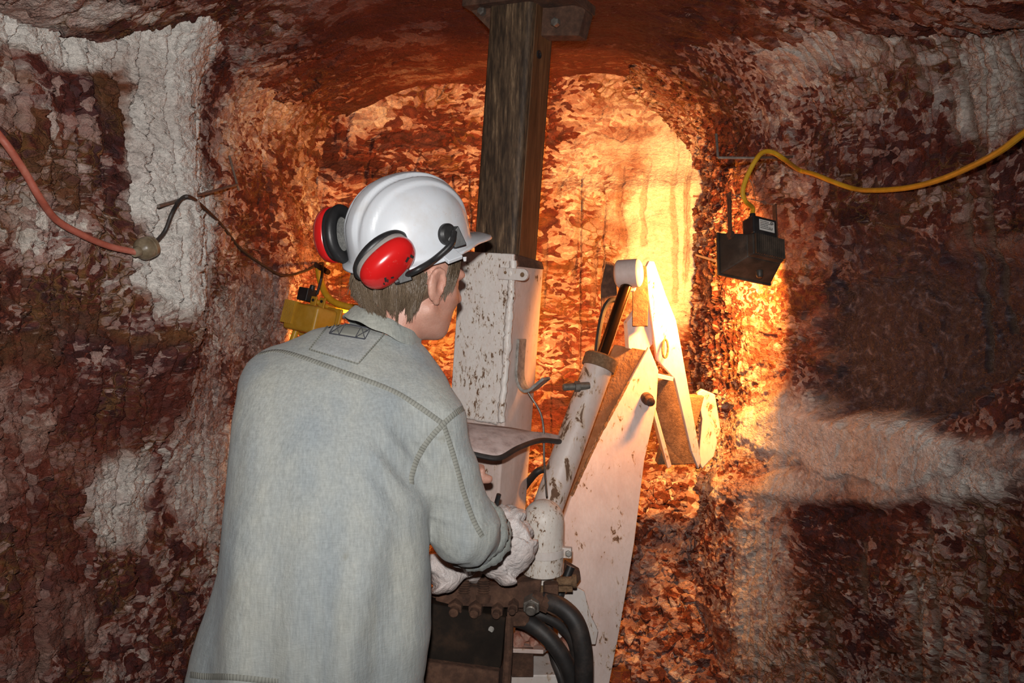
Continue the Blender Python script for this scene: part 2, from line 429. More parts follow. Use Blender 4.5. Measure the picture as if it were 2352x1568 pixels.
def back_fn(U, Z, px, py, B):
    low = .05 * fbm(U * 1.7, Z * 1.6, 105, 3)
    cream = blob(px, py, 1545, 520, 95, 240, .3, .35, 51)
    pk = .55 * blob(px, py, 1380, 330, 330, 60, .4, .6, 53) + .5 * blob(px, py, 1360, 440, 160, 60, .4, .6, 54) + .5 * blob(px, py, 1000, 270, 220, 50, .4, .6, 57)
    pk = pk + .45 * blob(px, py, 1330, 560, 130, 120, .4, .7, 58)
    dark = .8 * blob(px, py, 1380, 310, 280, 18, .5, .6, 61) + .7 * blob(px, py, 950, 325, 260, 22, .5, .6, 62) + .5 * blob(px, py, 1330, 770, 170, 40, .5, .5, 63) + .6 * blob(px, py, 1320, 960, 200, 90, .5, .5, 64)
    och = .7 * blob(px, py, 1600, 320, 60, 130, .4, .6, 65) + .5 * blob(px, py, 1300, 600, 220, 160, .4, .6, 66) + .5 * blob(px, py, 1600, 1180, 90, 90, .4, .6, 67)
    pale = .445 + .14 * fbm(U * 2.2, Z * 4.2, 122, 4) + .5 * cream + .3 * pk - .32 * dark
    plain = np.clip(cream * .9, 0, 1)
    g, crack = grooves(U, Z, 131, .12, .012); fade = 1 - sst(1.95, 2.1, Z)
    rough = sst(.25, -.05, Z - .75) if False else sst(.95, .55, Z)
    d = low + g * fade + chips(U, Z, 1.0, 141, 1.25) * (.008 + .012 * rough) * (1 - .6 * plain)
    d = d + .22 * sst(.95, .2, Z)                                                    # toe of the face runs into the rubble
    d = d + .35 * sst(2.12, 2.62, Z) ** 1.4
    LB = [[(1430, 385), (1425, 470), (1432, 560)], [(1490, 370), (1480, 460), (1475, 560)], [(1340, 440), (1325, 520), (1312, 640)], [(1300, 380), (1282, 450)], [(1250, 560), (1245, 700)], [(1365, 560), (1362, 700)], [(1380, 600), (1392, 760)],
          [(1555, 300), (1548, 480), (1550, 690)], [(1590, 330), (1580, 500), (1572, 640)], [(1460, 630), (1450, 760)], [(770, 240), (765, 330)], [(800, 255), (790, 360)], [(850, 320), (835, 420)], [(960, 340), (945, 400)], [(720, 300), (718, 460)], [(1050, 640), (1045, 860)], [(1010, 780), (1000, 900)]]
    sk = strokes(px, py, LB, 7, 95); d = d - .010 * sk; crack = np.maximum(crack * .5, .8 * sk)
    bulge = .05 * np.exp(-((Z - 1.98 - .05 * fbm(U * 2, U * 0, 5, 2)) / .05) ** 2)      # horizontal ledge below the roof
    return d + bulge, dict(pale=pale, plain=plain, purple=0 * U, ochre=np.clip(och, 0, 1), groove=np.clip(crack * .8 * fade, 0, 1))

def right_fn(U, Z, px, py, B):
    low = .05 * fbm(U * 1.5, Z * 1.3, 205, 3)
    purple = blob(px, py, 2090, 790, 250, 165, .12, .30, 71, -.1)
    purple = np.maximum(purple, .75 * blob(px, py, 2250, 700, 160, 110, .3, .4, 72)); purple = np.maximum(purple, .5 * blob(px, py, 2000, 620, 150, 80, .4, .5, 73))
    band = np.maximum(blob(px, py, 2010, 1030, 290, 85, .25, .35, 75, .12), .75 * blob(px, py, 2000, 1110, 330, 45, .4, .4, 76))
    band = np.maximum(band, .7 * blob(px, py, 1800, 980, 120, 90, .4, .4, 86)); band = np.maximum(band, .55 * blob(px, py, 2330, 1060, 160, 60, .5, .4, 77))
    wt = np.maximum(.8 * blob(px, py, 2290, 210, 110, 110, .35, .4, 78), .65 * blob(px, py, 1960, 100, 150, 55, .5, .5, 79))
    wt = np.maximum(wt, .6 * blob(px, py, 1790, 1290, 60, 200, .4, .5, 80))
    och = .4 * blob(px, py, 2000, 1450, 300, 160, .4, .6, 81) + .25 * blob(px, py, 2150, 500, 200, 60, .4, .6, 82)
    dark = .6 * blob(px, py, 1990, 330, 260, 70, .4, .5, 83) + .8 * blob(px, py, 1930, 1190, 130, 70, .4, .5, 84) + .6 * blob(px, py, 2000, 1380, 110, 130, .4, .6, 85)
    pale = .43 + .04 * sst(1.0, .5, Z) + .13 * fbm(U * 3, Z * 3, 222, 4) + .47 * np.maximum(band, wt) - .25 * dark
    plain = np.clip(band * .95 + wt * .45, 0, 1)
    g, crack = grooves(U, Z, 231, .085, .010); vg = sst(.9, .7, Z) + sst(1.75, 1.9, Z)
    edge = sst(0.0, .75, U.max() * 0 + U)                                            # chips get bigger round the corner
    g2, crack2 = grooves(U, Z, 261, .07, .024)
    inner = sst(.95, .7, U)
    d = low + g * (.25 + .75 * vg) * (1 - .9 * purple) + g2 * inner + chips(U, Z, 1.0, 241, 1.0 ) * (.010 + .010 * inner) * (1 - .65 * np.maximum(plain, purple))
    d = d - .05 * purple + .05 * band
    d = d + .10 * sst(1.05, .75, Z) * sst(.55, .8, U) * sst(1.9, 1.0, U)
    d = d + .50 * sst(2.0, 2.62, Z) ** 1.3
    st = np.clip(crack * vg * .4, 0, 1)
    LN = [[(2052, 0), (2072, 110)], [(2098, 0), (2116, 150), (2124, 215)], [(2192, 60), (2210, 240), (2238, 345), (2264, 455), (2276, 600), (2286, 760)], [(2312, 90), (2335, 190), (2345, 285)], [(2212, 430), (2222, 560), (2228, 700), (2240, 850)],
          [(2160, 200), (2190, 330)], [(2144, 1190), (2160, 1330), (2158, 1568)], [(2010, 1250), (2005, 1400)], [(1915, 1400), (1940, 1568)], [(2255, 1120), (2275, 1400), (2270, 1568)], [(2110, 1330), (2118, 1568)]]
    sk = strokes(px, py, LN, 9, 91); d = d - .009 * sk; st = np.maximum(st, .85 * sk)
    return d, dict(pale=pale, plain=plain, purple=purple, ochre=np.clip(och, 0, 1), groove=st * .9)

RSTEP = .0042
wl, WLP = wall('wall_left', [(-1.22, .25), (-1.16, .9), (-1.10, 1.6), (-.97, 2.3), (-.90, 2.9), (-.86, 3.35), (-.84, 3.60), (-.83, 3.80)], M_ROCK, RSTEP, 1, 2.62, left_fn)
wb, WBP = wall('wall_back', [(-1.05, 3.52), (-.72, 3.63), (-.35, 3.68), (0, 3.70), (.45, 3.66), (.74, 3.60), (1.0, 3.5)], M_BACK, RSTEP, 2, 2.62, back_fn)
wr, WRP = wall('wall_right', [(.79, 3.80), (.80, 3.45), (.79, 3.1), (.82, 2.85), (.90, 2.62), (.96, 2.42), (1.04, 2.1), (1.14, 1.75), (1.22, 1.2), (1.28, .25)], M_ROCK, RSTEP, 3, 2.62, right_fn)

def flat(name, x0, x1, y0, y1, step, zf, mat):
    x = np.arange(x0, x1, step); y = np.arange(y0, y1, step); X, Y = np.meshgrid(x, y, indexing='ij')
    if name == 'ceiling': X = X[:, ::-1]; Y = Y[:, ::-1]
    z, at = zf(X, Y); bake(X, Y, at, 7); o = grid_mesh(name, np.stack([X, Y, z], -1), mat, at); tag(o, kind='structure'); return o

def ceil_fn(X, Y):
    z = 2.40 + .05 * fbm(X * 1.5, Y * 1.5, 301, 3) + .05 * (Y - 2.5) * 0
    z = z - .20 * sst(.35, 1.1, np.abs(X + .02)) - .10 * sst(2.4, 1.7, Y)
    rough = sst(.40, .75, np.abs(X + .05)) * .8 + .2 + .6 * sst(2.35, 2.1, Y)
    z = z + chips(X, Y, 1.0, 341, 1.3) * .014 * np.clip(rough, 0, 1)
    st = np.clip(1.6 * (fbm(X * 3.2 + Y * 1.2, Y * 5.5 - X, 360, 5) - .22), 0, 1)
    px, py = project(np.stack([X, Y, z], -1))
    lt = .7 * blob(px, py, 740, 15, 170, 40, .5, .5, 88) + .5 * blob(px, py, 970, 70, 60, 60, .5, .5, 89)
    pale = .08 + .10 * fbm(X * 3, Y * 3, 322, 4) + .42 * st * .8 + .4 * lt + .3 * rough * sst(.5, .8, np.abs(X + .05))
    return z, dict(pale=pale, plain=np.clip(1 - rough * .9, 0, .9), purple=0 * X, ochre=0 * X + .1, groove=0 * X)
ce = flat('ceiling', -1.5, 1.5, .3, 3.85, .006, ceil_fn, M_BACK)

def floor_fn(X, Y):
    z = .02 * fbm(X * 2, Y * 2, 401, 3) + chips(X, Y, 1.0, 441, 1.0) * .010 
    z = z + .55 * sst(2.35, 3.7, Y + .12 * fbm(X * 2, Y * 2, 409, 3)) * sst(-.5, .35, X) + .25 * sst(2.5, 3.7, Y)
    pale = .47 + .1 * fbm(X * 3, Y * 3, 422, 3)
    return z, dict(pale=pale, plain=0 * X, purple=0 * X, ochre=0 * X + .25, groove=0 * X)
fl_o = flat('floor', -1.4, 1.45, .3, 3.85, .009, floor_fn, M_ROCK)

# loose rubble heaped at the foot of the face: nobody could count it
def rubble():
    vs = []; fs = []; n = 0
    ico = bmesh.new(); bmesh.ops.create_icosphere(ico, subdivisions=1, radius=1.0)
    iv = np.array([v.co[:] for v in ico.verts]); ifc = [[v.index for v in f.verts] for f in ico.faces]; ico.free()
    X = RNG.uniform(-.50, .74, 6200); Y = RNG.uniform(2.05, 3.45, 6200)
    zz, _ = floor_fn(X, Y)
    for x, y, z in zip(X, Y, zz):
        if y < 2.6 and RNG.random() < .45: continue
        if -.30 < x < .42 and y < 2.8: continue
        r = .010 + .030 * RNG.random() ** 4 + (.014 if RNG.random() < .06 else 0)
        v = iv * (1 + .38 * RNG.uniform(-1, 1, (len(iv), 1))) * np.array([1, RNG.uniform(.6, 1), RNG.uniform(.45, .9)]) * r
        e = np.array(Euler(RNG.uniform(0, 6.28, 3)).to_matrix()); v = v @ e.T + np.array([x, y, z + r * .25])
        vs.append(v); fs += [[i + n for i in f] for f in ifc]; n += len(iv)
    V = np.concatenate(vs); me = bpy.data.meshes.new('rubble'); me.from_pydata(V.tolist(), [], fs)
    for k, val in (('pale', .5), ('ochre', .12), ('finer', .4), ('cloud', .17), ('film', .2)):
        at = me.attributes.new(k, 'FLOAT', 'POINT'); at.data.foreach_set('value', np.full(len(V), val, np.float32))
    me.materials.append(M_ROCK)
    o = bpy.data.objects.new('rubble', me); COL.objects.link(o)
    tag(o, 'loose red and pink broken rock heaped at the foot of the rock face', 'rubble', kind='stuff'); return o
rubble()
# ------------------------------------------------------------------ materials of the things
def paint(name, base=(.66, .615, .58), chip=.50, dust=.35, sc=1.0, dustcol=(.40, .235, .185)):
    n = NT(name); p = n.pos((1, 1, .45))
    b = n.mix(n.ramp(n.noise(p, 9 * sc, 5, .65), [(.35, 0), (.7, dust)]), base, dustcol)
    b = n.mix(n.ramp(n.noise(p, 70 * sc, 3, .6), [(.35, .0), (.75, .22)]), b, (.36, .27, .20))
    c1 = n.noise(p, 34 * sc, 6, .72, .6); c2 = n.noise(n.pos((1, 1, .7)), 6 * sc, 3, .6)
    ch = n.ramp(n.math('ADD', c1, n.math('MULTIPLY', n.math('SUBTRACT', c2, .5), .5)), [(chip + .115, 0), (chip + .135, 1)])
    b = n.mix(ch, b, n.mix(n.noise(p, 60), (.075, .040, .024), (.20, .10, .05)))
    ru = n.math('MULTIPLY', n.ramp(n.math('ADD', c1, n.math('MULTIPLY', n.math('SUBTRACT', c2, .5), .5)), [(chip + .05, 0), (chip + .115, .6)]), n.math('SUBTRACT', 1.0, ch))
    b = n.mix(ru, b, (.42, .25, .11))
    nor = n.bump(n.math('ADD', n.math('MULTIPLY', ch, -.0008), n.math('MULTIPLY', n.noise(p, 150, 3), .0005)), 1.0, .8)
    return n.fin(b, n.ramp(ch, [(0, .48), (1, .85)]), 0.0, nor)
M_WHITE = paint('worn_white_paint')
M_PINK = paint('dusty_white_paint', (.62, .515, .475), .535, .45, 1.7)
M_SLEEVE = paint('rust_flecked_white_paint', (.74, .70, .66), .50, .2, 3.6)
M_CYL = paint('chipped_white_paint', (.64, .545, .50), .465, .35, .8)
M_CAN = paint('speckled_white_paint', (.68, .64, .585), .50, .25, 4.2)

def dirty(name, cols, sc=30, rough=.8, metal=0.0, bump=.002, streak=None, spec=.4):
    n = NT(name); p = n.pos(streak or (1, 1, 1))
    a = n.math('ADD', n.math('MULTIPLY', n.noise(p, sc, 6, .68), .65), n.math('MULTIPLY', n.noise(p, sc * .22, 3, .6), .35))
    k = len(cols); c = n.ramp(a, [(.32 + .36 * i / max(1, k - 1), x) for i, x in enumerate(cols)])
    return n.fin(c, rough, metal, n.bump(n.noise(p, sc * 2.5, 4, .65), bump, .8), Specular_IOR_Level=spec)
M_MAST = dirty('dark_scaled_steel', [(.020, .012, .007), (.040, .024, .014), (.105, .064, .036), (.30, .195, .11)], 130, .62, .15, .0012, (1, 1, .13))
M_MASTSIDE = dirty('streaked_brown_steel', [(.06, .028, .014), (.13, .060, .026), (.24, .125, .055)], 90, .55, .2, .001, (1, 1, .06))
M_BROWN = dirty('brown_dust_coated_iron', [(.030, .015, .010), (.075, .036, .022), (.15, .075, .045)], 40, .92, 0, .004)
M_RUST = dirty('coarse_rust', [(.10, .055, .03), (.20, .115, .06), (.33, .20, .11)], 120, .95, 0, .006)
M_DUSTTOP = dirty('dust_caked_steel', [(.16, .075, .035), (.26, .13, .06), (.36, .21, .12)], 22, .95, 0, .004)
M_RUBBER = dirty('dusty_black_rubber', [(.012, .011, .011), (.022, .019, .018), (.06, .045, .038)], 20, .55, 0, .0006)
M_BLACK = dirty('scuffed_black_plastic', [(.010, .010, .011), (.016, .016, .017), (.035, .033, .032)], 24, .42, 0, .0004)
M_DARKPANEL = dirty('soot_black_panel', [(.007, .005, .004), (.016, .011, .008), (.055, .030, .018)], 10, .8, 0, .0006, None, .12)
M_ROD = dirty('oily_steel_rod', [(.10, .055, .03), (.16, .085, .045)], 16, .16, .9, .0001)
M_STEEL = dirty('dull_grey_steel', [(.09, .08, .07), (.17, .15, .13), (.26, .24, .21)], 50, .5, .6, .0008)
M_GALV = dirty('scraped_galvanised_bar', [(.10, .09, .08), (.34, .32, .29), (.5, .47, .43)], 60, .5, .4, .0012)
M_IRONROD = dirty('rusty_rod', [(.09, .07, .06), (.19, .15, .125), (.28, .23, .19)], 60, .6, .4, .0006)
M_SHEET = dirty('pink_dusted_rubber_sheet', [(.10, .08, .075), (.44, .33, .30), (.58, .46, .43), (.62, .52, .49)], 26, .9, 0, .002)
M_REDCORD = dirty('faded_red_cord', [(.26, .06, .04), (.38, .10, .065), (.46, .17, .12)], 40, .55, 0, .0004)
M_YELCORD = dirty('yellow_cord', [(.42, .20, .012), (.55, .29, .015), (.62, .36, .04)], 30, .4, 0, .0003)
M_YELLOW = dirty('dusty_yellow_enamel', [(.40, .20, .02), (.52, .28, .025), (.58, .35, .07)], 18, .4, 0, .0004)
M_PLUG = dirty('dusty_amber_plug', [(.10, .07, .04), (.22, .17, .11), (.36, .30, .22)], 30, .35, 0, .0006)
M_LAMPBLACK = dirty('heat_dulled_black_metal', [(.018, .015, .012), (.040, .032, .026), (.11, .08, .06)], 16, .5, .1, .0005)
M_ROCKBIT = dirty('red_broken_rock', [(.10, .03, .02), (.30, .12, .08), (.46, .30, .24)], 26, .9, 0, .008)
def plain(name, c, r=.5, **k): 
    n = NT(name); b = n.mix(n.ramp(n.noise(n.pos(), 60, 3), [(.35, 0), (.75, .3)]), c, tuple(x * .6 for x in c)); return n.fin(b, r, **k)
M_LABEL = plain('white_label', (.62, .60, .56), .5)
M_INK = plain('label_ink', (.02, .02, .02), .6)
nb = NT('sack_plastic'); _p = nb.pos()
M_SACK = nb.fin(nb.mix(nb.ramp(nb.noise(_p, 14, 5, .6), [(.35, 0), (.75, .55)]), (.62, .57, .55), (.48, .33, .28)), .38, 0.0,
                nb.bump(nb.math('ADD', nb.noise(_p, 26, 5, .6, 1.2), nb.math('MULTIPLY', nb.noise(nb.pos((1, 1, 1)), 260, 2), .12)), .012, .8))
ne = NT('hot_lamp_tube'); ne.set(ne.b.inputs['Emission Color'], (1, .62, .28)); ne.b.inputs['Emission Strength'].default_value = 30; M_GLOW = ne.fin((.9, .8, .6), .4)
ng = NT('lamp_glass'); M_GLASS = ng.fin((.9, .9, .88), .08, Transmission_Weight=.9)

# surfaces of the rock for hanging things from them
DG = bpy.context.evaluated_depsgraph_get()
ROCKS = [BVHTree.FromObject(o, DG) for o in (wl, wb, wr)]
def hit(px, py, gap):
    """a point in front of the rock seen at px,py, `gap` metres short of its surface"""
    d = (P(px, py, 1.0) - CAM).normalized(); best = None
    for b in ROCKS:
        r = b.ray_cast(CAM, d)
        if r[0] is not None and (best is None or r[3] < best): best = r[3]
    return CAM + d * (best - gap)
def hits(l): return [hit(*a) for a in l]

# ------------------------------------------------------------------ the digging machine
mach = empty('digging_machine', (0, 0, 0)); mach.location = (P(1110, 1250, 2.42).x, 2.42, 0.0)
tag(mach, 'white rusty hydraulic digging machine with a dark steel mast, in front of the man', 'machine')
TH = math.radians(30)
nF = Vector((-math.sin(TH), -math.cos(TH), 0)); nS = Vector((math.cos(TH), -math.sin(TH), 0))
Aa = P(1161, 585, 2.44); Ab = P(1203, -10, 2.44); AX = (Ab - Aa).normalized()
nF = (nF - AX * nF.dot(AX)).normalized(); nS = AX.cross(nF).normalized() * (1 if AX.cross(nF).dot(nS) > 0 else -1)
def A(t, f=0.0, s=0.0): return Aa + AX * t + nF * f + nS * s      # t metres up the mast from the sleeve's rim
tlow = -(Aa.z - .10) / AX.z
ttop = (2.375 - Aa.z) / AX.z
def sq(h, r, t, seg=5):
    o = []
    for cx, cy, a0 in ((h - r, h - r, 0), (-h + r, h - r, 90), (-h + r, -h + r, 180), (h - r, -h + r, 270)):
        for k in range(seg + 1):
            a = math.radians(a0 + 90 * k / seg); o.append(A(t, cy + r * math.sin(a), cx + r * math.cos(a)))
    return o
m = MB(); m.prism(sq(.073, .018, -.3), AX * (ttop + .3)); mast = m.build('mast', M_MAST, mach, 0, True, 30)
m = MB(); m.box(A((ttop - .02) / 2, 0, .0735), nF * .05, AX * ((ttop + .02) / 2), nS * .002); m.build('streaked_brown_side', M_MASTSIDE, mast, .001)  # thin panel, a lighter and redder streaked brown than the mast's other faces
m = MB(); m.lathe(A(ttop - .16, .02, .076), A(ttop - .16, .02, .09), [(0, .012), (.003, .012), (.003, .008), (.001, .006)], 16); m.build('bolt_hole', M_BLACK, mast)
# head bracket under the roof
m = MB()
m.prism([A(ttop - .105, .02, .06), A(ttop - .10, -.03, .175), A(ttop - .03, -.03, .19), A(ttop, .02, .17), A(ttop, .02, .06)], nF * -.055)
m.prism([A(ttop - .10, .06, -.06), A(ttop - .03, .06, -.14), A(ttop, .06, -.15), A(ttop, .06, -.06)], nF * -.08)
m.box(A(ttop - .012, 0, .02), nF * .10, nS * .17, AX * .014)
hb = m.build('head_bracket', M_BROWN, mach, .003)
for q in (A(ttop - .075, .026, .125), A(ttop - .035, .068, -.10)):
    m = MB(); m.lathe(q - nF * .01, q + nF * .02, [(0, .013), (.016, .013), (.020, .009)], 6); m.build('bolt', M_STEEL, hb, 0, False)
# sleeve: the white square column the mast slides in
HS = .0885
m = MB(); m.prism(sq(HS, .010, tlow, 3), AX * (-.035 - tlow)); sl = m.build('sleeve', M_PINK, mach, 0, True, 30)
m = MB(); m.box(A(-.245, HS + .006, -.005), nS * (HS + .003), AX * .245, nF * .007); fp = m.build('front_plate', M_SLEEVE, sl, .004)
m = MB()
m.prism([A(-.0, .08, HS - .004), A(-.035, .08, HS + .006), A(-.035, -.08, HS + .006), A(-.012, -.08, HS - .004)], nS * -.012)
m.build('rim', M_BROWN, sl, .003)
def bead(a, b, r, name, mat, par, n=46):
    pts = [a.lerp(b, i / n) + Vector((random.uniform(-1, 1), random.uniform(-1, 1), 0)) * r * .16 for i in range(n + 1)]
    MB().tube(pts, [r * random.uniform(.75, 1.15) for _ in pts], 8).build(name, mat, par, 0, True, 80)
bead(A(-.02, HS + .011, HS - .002), A(-.485, HS + .011, HS - .004), .0125, 'weld_bead', M_SLEEVE, sl)
bead(A(-.488, HS + .006, -.09), A(-.488, HS + .006, .07), .009, 'weld_bead', M_SLEEVE, sl, 20)
# ear with a hole
def ear(c, u, v, w, L, H, T, R, name, mat, par):
    o = []
    for k in range(13):
        a = -math.pi / 2 + math.pi * k / 12; o.append(c + u * (L - H + H * math.cos(a)) + v * H * math.sin(a))
    o += [c + v * H, c - v * H]
    m = MB(); m.prism(o, w * T); e = m.build(name, mat, par, .002)
    m = MB(); q = c + u * (L - H) + w * (T + .0005); m.lathe(q, q + w, [(0, R), (.0012, R * .9)], 16); m.build('hole', M_RUST, e)
ear(A(-.058, HS + .013, .045), nS, AX, nF, .098, .017, .011, .007, 'lug', M_WHITE, sl)
m = MB(); m.lathe(A(-.055, HS + .022, .07), A(-.055, HS + .03, .07), [(0, .005), (.003, .0045)], 10); m.build('rivet', M_RUST, sl)
# J hook bar on the right face
def jhook():
    c = [(.0, -.245), (.0, -.30), (.002, -.350), (.012, -.380), (.030, -.394), (.050, -.388), (.072, -.368), (.092, -.350)]
    cc = [(p.x, p.y) for p in catmull([(a, b, 0) for a, b in c], 6)]; o = []; i_ = []
    for k, (x, y) in enumerate(cc):
        a = cc[max(0, k - 1)]; b = cc[min(len(cc) - 1, k + 1)]; dx, dy = b[0] - a[0], b[1] - a[1]; L = math.hypot(dx, dy)
        o.append((x - dy / L * .0045, y + dx / L * .0045)); i_.append((x + dy / L * .0045, y - dx / L * .0045))
    m = MB(); n = len(o)
    vs = []
    for pts in (o, i_):
        for f in (.055, .010): vs += [A(y, f, HS + .006 + x) for x, y in pts]
    fs = []
    for k in range(n - 1):
        fs += [(k, k + 1, n + k + 1, n + k), (2 * n + k + 1, 2 * n + k, 3 * n + k, 3 * n + k + 1), (k + 1, k, 2 * n + k, 2 * n + k + 1), (n + k, n + k + 1, 3 * n + k + 1, 3 * n + k)]
    fs += [(0, n, 3 * n, 2 * n), (n - 1, 3 * n - 1, 4 * n - 1, 2 * n - 1)]
    m.add(vs, fs); m.build('hook', M_GALV, sl, .0015)
jhook()
hk = A(-.394, .03, HS + .035)
MB().tube(catmull([hk, P(1245, 960, 2.33), P(1250, 1060, 2.28), P(1256, 1140, 2.2)], 8), .0032, 8).build('control_wire', M_STEEL, mach)

# rubber flap over the controls
bk = [P(1060, 968, 2.27), P(1120, 975, 2.27), P(1165, 980, 2.28), P(1205, 987, 2.31), P(1250, 996, 2.36), P(1288, 1006, 2.40)]
fr = [P(1050, 1030, 2.10), P(1112, 1046, 2.10), P(1150, 1048, 2.11), P(1190, 1026, 2.17), P(1240, 1009, 2.27), P(1287, 1012, 2.36)]
B = catmull(bk, 6); Fc = catmull(fr, 6); vs = []; fs = []; nr = 8; n = len(B)
for i in range(n):
    for j in range(nr + 1):
        t = j / nr; vs.append(B[i].lerp(Fc[i], t) + Vector((0, 0, .012 * math.sin(math.pi * t))))
for i in range(n - 1):
    for j in range(nr):
        a = i * (nr + 1) + j; fs.append((a, a + 1, a + nr + 2, a + nr + 1))
m = MB(); m.add(vs, fs); fo_ = m.build('rubber_flap', M_SHEET, mach, 0, True, 80)
so = fo_.modifiers.new('thickness', 'SOLIDIFY'); so.thickness = .007; so.offset = -1
MB().tube([p + Vector((0, 0, -.003)) for p in Fc], .0075, 10).build('edge_strip', M_RUBBER, fo_)

# lift cylinder
c0 = P(1256, 1170, 2.335); c1 = P(1376, 838, 2.45); cdv = (c1 - c0).normalized(); L = (c1 - c0).length
m = MB(); m.lathe(c0, c1, [(0, .03), (.004, .045), (L - .01, .045), (L - .01, .046), (L, .046)], 40); cyl = m.build('lift_cylinder', M_CYL, mach, 0, True, 40)
m = MB(); m.lathe(c1 - cdv * .012, c1, [(0, .0515), (.014, .0525), (.036, .0525), (.042, .046), (.044, .02)], 40); m.build('collar', M_RUST, cyl, 0, True, 40)
r1 = P(1440, 652, 2.545); m = MB(); m.lathe(c1, r1, [(0.03, .0185), ((r1 - c1).length, .0185)], 28); m.build('piston_rod', M_ROD, cyl, 0, True, 40)
gl = P(1368, 885, 2.40); gv = Vector((-1, -.25, -.02)).normalized()
m = MB(); m.lathe(gl, gl + gv, [(.02, .012), (.055, .012)], 16); m.lathe(gl, gl + gv, [(.05, .017), (.066, .017)], 6, True); m.lathe(gl, gl + gv, [(.066, .011), (.10, .011), (.103, .008)], 16)
m.build('port_fitting', M_STEEL, cyl, .001, True, 30)
# rod eye and clevis
ey = P(1444, 628, 2.555); pv = Vector((.92, -.35, .05)).normalized()
m = MB(); m.lathe(ey - pv * .042, ey + pv, [(0, .032), (.007, .045), (.076, .045), (.083, .032)], 32)
m.prism([ey + Vector((-.034, .0, -.01)), ey + Vector((.034, 0, -.01)), ey + Vector((.022, 0, -.058)), ey + Vector((-.022, 0, -.058))], Vector((0, .05, 0)))
m.build('rod_eye', M_PINK, mach, .006, True, 40)
def cheek(off, name, mat, zz=.05):
    q = ey + off; o = [q + Vector((-.014, 0, zz)), q + Vector((.014, 0, zz - .006)), q + Vector((.022, 0, -.05)), q + Vector((.02, 0, -.15)), q + Vector((-.03, 0, -.15)), q + Vector((-.03, 0, -.03))]
    MB().prism(o, Vector((.004, .03, 0))).build(name, mat, mach, .002)
cheek(Vector((-.052, .05, -.01)), 'clevis_cheek', M_BROWN); cheek(Vector((.052, .06, -.02)), 'clevis_cheek', M_BROWN)
MB().tube(catmull([P(1425, 690, 2.58), P(1402, 690, 2.575), P(1387, 712, 2.57), P(1376, 760, 2.55), P(1370, 820, 2.53), P(1372, 900, 2.50)], 8), .0085, 10).build('rod_hose', M_RUBBER, mach)

# boom: box beam with a big pale side plate
def px_poly(pts): return [P(*p) for p in pts]
side = px_poly([(1491, 796, 2.60), (1513, 850, 2.585), (1508, 935, 2.56), (1481, 1055, 2.52), (1457, 1250, 2.45), (1425, 1440, 2.38), (1398, 1580, 2.33), (1392, 1640, 2.31),
                (1296, 1640, 2.31), (1292, 1420, 2.39), (1288, 1210, 2.46), (1312, 1140, 2.485), (1372, 1010, 2.53), (1444, 880, 2.57)])
bvec = Vector((-.095, .13, .01))
m = MB(); m.prism([p + Vector((0, .004, 0)) + (side[6] - p).normalized() * .012 for p in side], bvec); bo = m.build('boom', M_DUSTTOP, mach, .003)
m = MB(); m.prism(side, Vector((-.004, .012, 0))); m.build('side_plate', M_PINK, bo, .003)
m = MB(); q = P(1486, 915, 2.56); m.lathe(q, q + Vector((.15, -1, -.15)), [(-.01, .019), (.012, .019), (.014, .015), (.04, .014), (.042, .010)], 20); m.build('pin', M_BROWN, bo)
for a, b_ in (((1444, 876, 2.57), (1374, 1006, 2.53)), ((1374, 1006, 2.53), (1312, 1138, 2.485))):
    bead(P(*a) + Vector((0, -.002, 0)), P(*b_) + Vector((0, -.002, 0)), .005, 'plate_edge', M_RUST, bo, 30)
m = MB(); m.prism(px_poly([(1470, 700, 2.66), (1492, 668, 2.66), (1500, 790, 2.66), (1478, 815, 2.66), (1444, 800, 2.66), (1440, 740, 2.66)]), Vector((-.01, .02, 0))); m.build('inner_plate', M_PINK, bo, .003)
# dipper: bright long plate, rusty channel, back plate
d1 = px_poly([(1484, 614, 2.62), (1491, 599, 2.62), (1503, 600, 2.62), (1530, 678, 2.635), (1553, 735, 2.65), (1561, 775, 2.655), (1611, 1056, 2.70), (1605, 1078, 2.70), (1588, 1036, 2.695), (1549, 869, 2.665), (1509, 826, 2.655), (1498, 745, 2.64), (1487, 665, 2.63)])
m = MB(); m.prism(d1, Vector((-.004, .016, 0))); dip = m.build('dipper_plate', M_WHITE, mach, .003)
m = MB(); q = P(1527, 800, 2.648); ring = [q + Vector((.009 * math.sin(a), -.006, .030 * math.cos(a))) for a in [2 * math.pi * k / 20 for k in range(21)]]; m.tube(ring, .004, 8, False); m.build('slot_rim', M_RUST, dip)
m = MB(); m.prism(px_poly([(1508, 872, 2.74), (1547, 868, 2.72), (1604, 1064, 2.76), (1541, 1068, 2.78), (1503, 950, 2.76)]), Vector((.0, .014, 0))); m.build('channel_web', M_RUST, dip, .003)
m = MB(); m.prism(px_poly([(1498, 940, 2.70), (1506, 938, 2.70), (1543, 1070, 2.73), (1534, 1076, 2.73)]), Vector((.0, .07, 0)))
m.prism(px_poly([(1510, 858, 2.66), (1548, 866, 2.665), (1546, 876, 2.665), (1508, 868, 2.66)]), Vector((0, .06, 0))); m.build('channel_flange', M_PINK, dip, .002)
m = MB(); m.prism(px_poly([(1601, 903, 2.80), (1614, 894, 2.80), (1643, 906, 2.80), (1656, 985, 2.80), (1641, 1048, 2.80), (1613, 1078, 2.80), (1604, 1056, 2.80), (1613, 962, 2.80)]), Vector((0, .03, 0))); m.build('bucket_lip', M_WHITE, dip, .005)
m = MB(); m.box(P(1560, 985, 2.80), (.05, 0, -.0), (0, .03, 0), (.03, 0, .12)); m.build('bucket_back', M_RUST, dip, .004)

